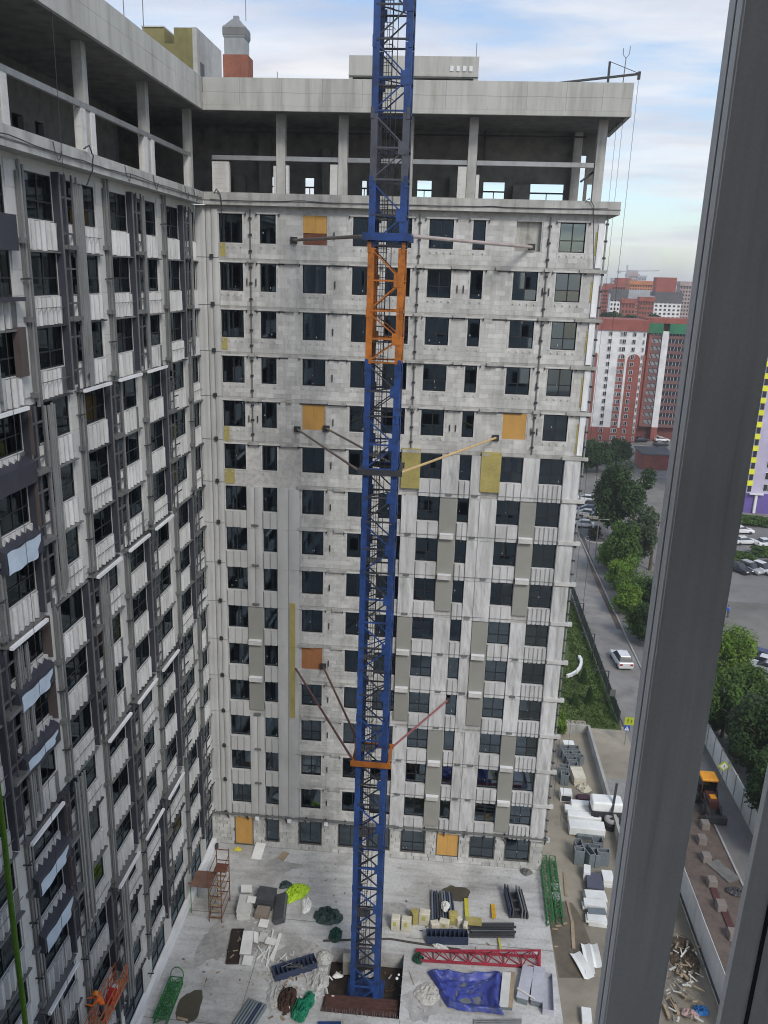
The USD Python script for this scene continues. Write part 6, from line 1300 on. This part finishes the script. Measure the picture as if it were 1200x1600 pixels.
far('low red brick block in front of the orange tower', 972, 993, 474, 500, 290, red_wall, cols=4, rows=3)
far('low red brick block right of the middle, behind the red and white block', 1000, 1022, 471, 500, 295, red_wall, cols=5, rows=4)
far('pale red tower at the right end of the skyline by the window frame', 1063, 1090, 447, 500, 340, pinkgrey, cols=6, rows=9)
fc = thing('distant_crane', 'small grey tower crane standing out above the skyline', 'crane', FX(980, 440, 880)); p, q = FX(980, 440, 880), FX(980.3, 414, 880)
part(fc, 'mast', MB().bar(p, q, 1.6), greywall); part(fc, 'jib', MB().bar(FX(966, 424, 880), FX(1030, 423, 880), .9), greywall); part(fc, 'counterweight', MB().obox(FX(967, 425, 880), (4, 2, 3)), greywall)
for i, (px, py, w, hh) in enumerate(((960, 497, 30, 14), (985, 498, 26, 8), (1020, 497, 24, 8), (945, 497, 20, 12))):
    p = FX(px, py, 230); t = thing('broad_tree', ['grey green tree behind the left part of the red attic', 'small tree top behind the middle of the red attic', 'small tree top above the green roof band', 'tree top beside the facade behind the red attic'][i], 'tree', (p[0], 230, -.4)); r = w/5/2; part(t, 'crown', crown((p[0], 230, p[2]), (r, r, hh/5), 1500, .8), leaf_grey); part(t, 'trunk', MB().tube([(p[0], 230, -.6), (p[0], 230, p[2])], .3, 6), bark)
# low garage, lilac tower
p0, p1 = G(1002, 733, -.4), G(1050, 735, -.4); gt = thing('garage', 'low red garage with a dark flat roof behind the large tree', 'building', p0); zt_ = on(1, p0[1], 1002, 710)[2]
part(gt, 'wall', MB().box(p0[0], p1[0], p0[1], p0[1]+9, -.4, zt_), red_wall); part(gt, 'roof', MB().box(p0[0]-.3, p1[0]+.3, p0[1]-.3, p0[1]+10, zt_, zt_+.25), roofgrey); part(gt, 'vent', MB().box(p0[0]+3, p0[0]+3.5, p0[1]-.06, p0[1], zt_-1.6, zt_-1.1), roofgrey)
YP = 114.; LT = thing('apartment_building', 'lilac tower block with yellow corner panels and a purple base', 'building', (90, YP, -.4))
x0 = on(1, YP, 1163, 790)[0]; zb = on(1, YP, 1180, 771)[2]
part(LT, 'wall', MB().box(x0, x0+26, YP, YP+18, zb, 62), lilac_m); part(LT, 'base', MB().box(x0-.05, x0+26, YP-.05, YP+18, -.6, zb), purple_m); part(LT, 'pillar', MB().box(x0+1.7, x0+2.2, YP-.5, YP-.06, -.4, zb), white_wall); part(LT, 'canopy', MB().box(x0+.5, x0+3.2, YP-.8, YP-.06, zb-.15, zb+.1), white_wall)
sp = 2.42; bp = MB(); bf = MB()
for k in range(22):
    z = zb+.35+k*sp
    part(LT, 'yellow_panel', MB().box(x0-.12, x0+.95, YP-.14, YP+1, z+1.25, z+2.3), yellow_wall)
    bp.box(x0+.1, x0+.8, YP-.1, YP-.03, z, z+1.2)
    for dx in (3.2, 6.4, 9.6, 12.8):
        bf.box(x0+dx-.1, x0+dx+1.6, YP-.06, YP-.02, z+.25, z+1.75)
        for i in range(2): bp.box(x0+dx+.8*i, x0+dx+.7+.8*i, YP-.12, YP-.06, z+.35, z+1.65)
part(LT, 'window_frames', bf, white_wall, kind='stuff'); part(LT, 'window_panes', bp, pane_far, kind='stuff')
# ---------------------------------------------------------------- roof davit, rods, ropes, cables
dv = thing('roof_davit', 'dark steel davit on the roof corner with a rope hanging from its tip', 'davit', (25.5, 1, 55.4))
part(dv, 'post', MB().box(25.42, 25.55, .95, 1.08, 55.3, 56.95), darkmetal); part(dv, 'beam', MB().bar((22.6, 1, 55.75), (27.3, 1, 56.3), .12), darkmetal); part(dv, 'stay', MB().tube([(25.48, 1, 56.95), (27.2, 1, 56.35)], .02, 4), dark_rod); part(dv, 'pulley', MB().box(27.2, 27.36, .9, 1.1, 56.0, 56.42), darkmetal); part(dv, 'stand', MB().bar((22.7, 1, 55.75), (22.7, 1, 54), .1), darkmetal)
part(dv, 'rope', MB().tube([(27.28, 1.0, 56.0), (27.3, .9, 4)], .012, 4), dark_rod)
for i, (x, lab) in enumerate(((26.2, 'thin rope hanging just beyond the right end of the facade'), (26.55, 'thin rope hanging beside the davit rope'))): single('thin_rope', MB().tube([(x, .7, 53.7), (x, .6, 6)], .01, 4), dark_rod, lab, 'rope', (x, .7, 6))
lr = thing('lightning_rod', 'thin forked rod on the right roof corner', 'rod', (26.4, 1.5, 55.4)); part(lr, 'rod', MB().tube([(26.42, 1.5, 54), (26.5, 1.5, 57.3)], .03, 5), galv_dk); part(lr, 'fork', MB().tube([(26.3, 1.5, 57.8), (26.3, 1.5, 57.45), (26.5, 1.5, 57.25), (26.68, 1.5, 57.5), (26.68, 1.5, 57.9)], .02, 5), darkmetal)
for i, (x, y, z0, z1) in enumerate(((-.6, -6, 55.4, 60), (-.5, -9, 55.4, 57.4), (17.5, 3.2, 57.6, 58.4), (5.2, 1.2, 55.4, 56.2), (2.3, 5, 60, 61.6))): single('roof_rod', MB().tube([(x, y, z0), (x, y, z1)], .025, 5), galv_dk, ['thin rod on the left roof near the mustard roof house', 'short forked rod on the left parapet', 'thin rod on the concrete roof housing', 'short rod on the back parapet', 'thin rod above the metal vent hood'][i], 'rod', (x, y, z0))
def wire(pts, r, label, seed=0, sag=.0):
    rr = random.Random(seed); P = [V(p) for p in pts]; out = []
    for a, c in zip(P[:-1], P[1:]):
        for t in np.linspace(0, 1, 8)[:-1]: out.append(a+(c-a)*t+V((rr.uniform(-.02, .02), 0, -sag*4*t*(1-t)+rr.uniform(-.02, .02))))
    out.append(P[-1]); return single('cable', MB().tube(out, r, 5), dark_rod, label, 'cable', tuple(out[0]))
wire([(.86, -30, 48.62), (.84, -24, 48.6), (.86, -18, 48.52), (.84, -12, 48.6), (.86, -6, 48.55), (.84, -1, 48.55)], .022, 'black cable running along the cornice of the left wing', 1, .06)
wire([(1.2, -.58, 48.5), (7, -.56, 48.55), (13, -.56, 48.5), (19, -.56, 48.5), (26, -.56, 48.55)], .018, 'black cable running along the cornice of the back wing', 2, .08)
wire([(.85, -17.8, 49.0), (.95, -17.5, 49.2), (.98, -17.2, 48.8), (.9, -17.2, 48.2), (.6, -17.2, 47.6)], .03, 'black cable looping over the left cornice above the first window', 3)
wire([(1.5, -.55, 48.9), (1.65, -.6, 49.1), (1.9, -.6, 48.8), (1.95, -.55, 48.0), (1.8, -.3, 46.8)], .03, 'black cable looping over the cornice near the inner corner', 4)
wire([(24.6, -.55, 48.9), (24.8, -.62, 49.1), (25.1, -.6, 48.7), (25.2, -.55, 47.9), (25.5, -.3, 45)], .025, 'black cable looping over the cornice at the right end', 5)
for i, y in enumerate((-20.5, -13.2, -9.4, -4.2, -2.5)): single('bent_wire', MB().tube([(.8, y, 48.9), (.86, y, 48.5), (.95, y+.05, 48.2), (.9, y+.3, 48.3), (.88, y+.5, 48.6)], .02, 4), dark_rod, ['first', 'second', 'third', 'fourth', 'fifth'][i]+' bent wire on the left cornice, counted from the near end', 'wire', (.8, y, 48.9))
# ---------------------------------------------------------------- people
def limb(chain):
    ms = []
    for (a, ra), (c, rc) in zip(chain[:-1], chain[1:]): ms.append(manifold3d.Manifold.batch_hull([manifold3d.Manifold.sphere(ra, 14).translate(tuple(map(float, a))), manifold3d.Manifold.sphere(rc, 14).translate(tuple(map(float, c)))]))
    return ms
def smoothed(ms, it=6, edge=.03):
    m = ms[0]
    for k in ms[1:]: m = m+k
    m = m.refine_to_length(edge); v, f, _ = meshkit.arrays(m); t = trimesh.Trimesh(v, f, process=True); trimesh.smoothing.filter_taubin(t, iterations=it); return MB().tm(t)
skin_m, hi_orange, helmet_o, trouser = M('skin', (.42, .26, .19), .6, var=.08), M('orange_jacket', (.72, .15, .02), .7, var=.15, scale=8), M('orange_helmet', (.78, .24, .01), .4, var=.05), M('dark_trousers', (.06, .06, .075), .8, var=.15)
def person(label, loc, rz, jacket, legs, helmet=None, lean=.25, reach=.35):
    t = thing('person', label, 'person', loc, rz, local=True)
    ly = lean*.5; sh = 1.43-.04*lean; hip, chest, neck, head = V((0, 0, .93)), V((0, ly*.75, 1.28)), V((0, ly, 1.48)), V((0, ly+.06, 1.62))
    ms = limb([(hip, .14), (V((0, ly*.4, 1.1)), .135), (chest, .16)])+limb([(chest+V((-.13, 0, .1)), .085), (chest+V((.13, 0, .1)), .085)])+limb([(neck, .06), (head, .095)])+limb([(head+V((0, .02, .05)), .1), (head+V((0, .04, -.05)), .07)])
    arms, legsm = [], []
    for s in (-1, 1):
        a = V((s*.2, ly, 1.41)); e = V((s*.27, ly+.08+reach*.3, 1.14)); w = V((s*.2, ly+.2+reach*.6, 1.02+reach*.4)); arms.append((a, e, w))
        ms += limb([(a, .062), (e, .045), (w, .032)]); h = w+V((-s*.01, .07, 0)); ms += limb([(w, .03), (h, .036)])
        for i, (fx, fl) in enumerate(((-.026, .062), (-.009, .075), (.009, .07), (.026, .055))): k = h+V((fx, .04, .0)); ms += limb([(h+V((fx, .01, 0)), .011), (k+V((0, fl*.4, -.012)), .0095), (k+V((0, fl*.6, -.045)), .008)])
        ms += limb([(w+V((-s*.02, .02, 0)), .013), (w+V((-s*.055, .06, .01)), .011), (w+V((-s*.05, .1, -.01)), .009)])
        hj, kn, an = V((s*.095, 0, .9)), V((s*.12, .06*s+.03, .5)), V((s*.13, -.02+.05*s, .09)); legsm.append((hj, kn, an)); ms += limb([(hj, .1), (kn, .065), (an, .045)])+limb([(an+V((0, -.04, -.045)), .043), (an+V((0, .15, -.055)), .034)])
    ms.append(manifold3d.Manifold.sphere(.018, 8).translate((0, float(head[1]+.125), float(head[2]+.0))))
    part(t, 'body', smoothed(ms, 4, .03), skin_m, smooth=60)
    js = limb([(hip+V((0, 0, .02)), .155), (V((0, ly*.4, 1.1)), .15), (chest, .175)])+limb([(chest+V((-.13, 0, .1)), .1), (chest+V((.13, 0, .1)), .1)])
    for a, e, w in arms: js += limb([(a, .075), (e, .058), (w-(w-e)*.08, .044)])
    part(t, 'jacket', smoothed(js, 4, .04), jacket, smooth=60)
    ls = []
    for hj, kn, an in legsm: ls += limb([(hj, .115), (kn, .078), (an, .06)])
    part(t, 'trousers', smoothed(ls, 4, .04), legs, smooth=60)
    bt = []
    for hj, kn, an in legsm: bt += limb([(an+V((0, -.04, -.045)), .05), (an+V((0, .16, -.055)), .042)])
    part(t, 'boots', smoothed(bt, 2, .04), blacktyre, smooth=60)
    if helmet: part(t, 'helmet', MB().tm(trimesh.creation.icosphere(2, .13).slice_plane((0, 0, 0), (0, 0, 1)).apply_translation(head+V((0, .01, .045)))).tm(trimesh.creation.cylinder(.15, .012, sections=20).apply_translation(head+V((0, .03, .045)))), helmet, smooth=50)
    else: part(t, 'hair', MB().tm(trimesh.creation.icosphere(2, .108).slice_plane((0, -.02, -.02), (0, -.3, 1)).apply_translation(head+V((0, .01, .04)))), blacktyre, smooth=50)
    for s in (-1, 1): part(t, 'eye', MB().tm(trimesh.creation.icosphere(1, .012).apply_translation(head+V((s*.035, .11, .02)))), sign_black if False else black_m)
    return t
# orange work platform hanging on the left facade
ZF = 6.75; y0, y1 = -25.6, -19.9; op = M('platform_orange', (.50, .13, .05), .6, var=.3, scale=4); cr = thing('suspended_platform', 'orange suspended work platform hanging on the left facade', 'work platform', (.9, -22.7, ZF))
part(cr, 'floor', MB().box(.55, 1.2, y0, y1, ZF-.05, ZF), wood_m)
for x in (.55, 1.2):
    for z in (.12, .6, 1.05): part(cr, 'rail', MB().bar((x, y0, ZF+z), (x, y1, ZF+z), .045), op)
    for y in np.linspace(y0, y1, 7): part(cr, 'post', MB().bar((x, y, ZF-.05), (x, y, ZF+1.07), .045), op)
    b = MB()
    for i in range(12): a_ = y0+(y1-y0)*i/12; b.bar((x, a_, ZF+.1), (x, a_+(y1-y0)/12, ZF+.58), .03)
    part(cr, 'lattice', b, op)
for y in (y0+.1, y1-.1):
    part(cr, 'hanger', MB().bar((.6, y, ZF), (.87, y, ZF+2.0), .05).bar((1.15, y, ZF), (.87, y, ZF+2.0), .05), galv); part(cr, 'winch', MB().box(.75, 1.02, y-.15, y+.15, ZF+.8, ZF+1.35), darkmetal); part(cr, 'rope', MB().tube([(.87, y, ZF+1.9), (.9, y, 55.5)], .012, 4), dark_rod)
person('person in an orange jacket and orange helmet working on the suspended platform', (.85, -22.35, ZF), 1.9, hi_orange, trouser, helmet_o, .35, .5)
single('red_bag', MB().obox((.9, -21.3, ZF+.28), (.42, .6, .55), .1).tube([(.8, -21.3, ZF+.55), (.9, -21.3, ZF+.7), (1.0, -21.3, ZF+.55)], .02, 5), M('red_bag_cloth', (.55, .04, .03), .7, var=.15), 'red bag standing on the suspended platform beside the worker', 'bag', (.9, -21.3, ZF))
single('white_bucket', MB().tube([(.85, -20.75, ZF), (.85, -20.75, ZF+.38)], .14, 12, .17), signwhite, 'white bucket on the suspended platform behind the red bag', 'bucket', (.85, -20.75, ZF))
p = G(1137, 964, -.36); person('person in a blue jacket walking on the pavement right of the window frame', (p[0], p[1], -.38), .6, M('blue_jacket', (.03, .12, .5), .7, var=.1), trouser, None, .05, .0)
# ---------------------------------------------------------------- the air
haze = usdkit.material(stage, '/World/Looks/haze', {'v': ('principled_volume', {'color': (.86, .90, .95), 'density': .00028, 'anisotropy': .2})}, volume='v.volume')
single('haze', MB().box(-1150, 1350, -290, 2950, -3, 90), haze, 'thin summer haze over the town', kind='stuff')

# repeats share a group
GROUPS = {'parked_car': 'cars standing in the streets and car parks', 'street_lamp': 'street lamps along the road', 'open_duct': 'grey open ducts standing in the yard', 'wool_pack': 'wool packs standing right of the crane mast', 'white_board': 'white boards lying in the material heap', 'loose_strip': 'loose strips in the material heap', 'white_pack': 'long white packs beside the low wall', 'white_offcuts': 'white panel stacks in the yard', 'plank': 'planks on the wet ground', 'concrete_block': 'concrete blocks along the dug road', 'broad_tree': 'leafy trees', 'shrub': 'shrubs and hedges', 'conifer': 'small conifers on the lawn', 'distant_building': 'buildings on the skyline', 'hoist_frame': 'green hoist frames', 'pit_board': 'rusty boards in the crane pit', 'beam': 'timbers on the rubble', 'bent_wire': 'bent wires on the left cornice', 'steel_rail': 'steel rails at the bottom edge', 'white_cassette': 'pale cassettes under the red jib', 'white_sheet': 'folded white sheets in the yard', 'cable': 'black cables on the cornices', 'roof_rod': 'thin rods on the roofs', 'person': 'people', 'yellow_bar': 'yellow bars on the slab'}
for pr in stage.GetPrimAtPath('/World').GetChildren():
    nm = pr.GetName(); base = nm[:-4] if nm[-4:-3] == '_' and nm[-3:].isdigit() else nm
    if base in GROUPS and pr.GetCustomDataByKey('label') and not pr.GetCustomDataByKey('group'): pr.SetCustomDataByKey('group', GROUPS[base])
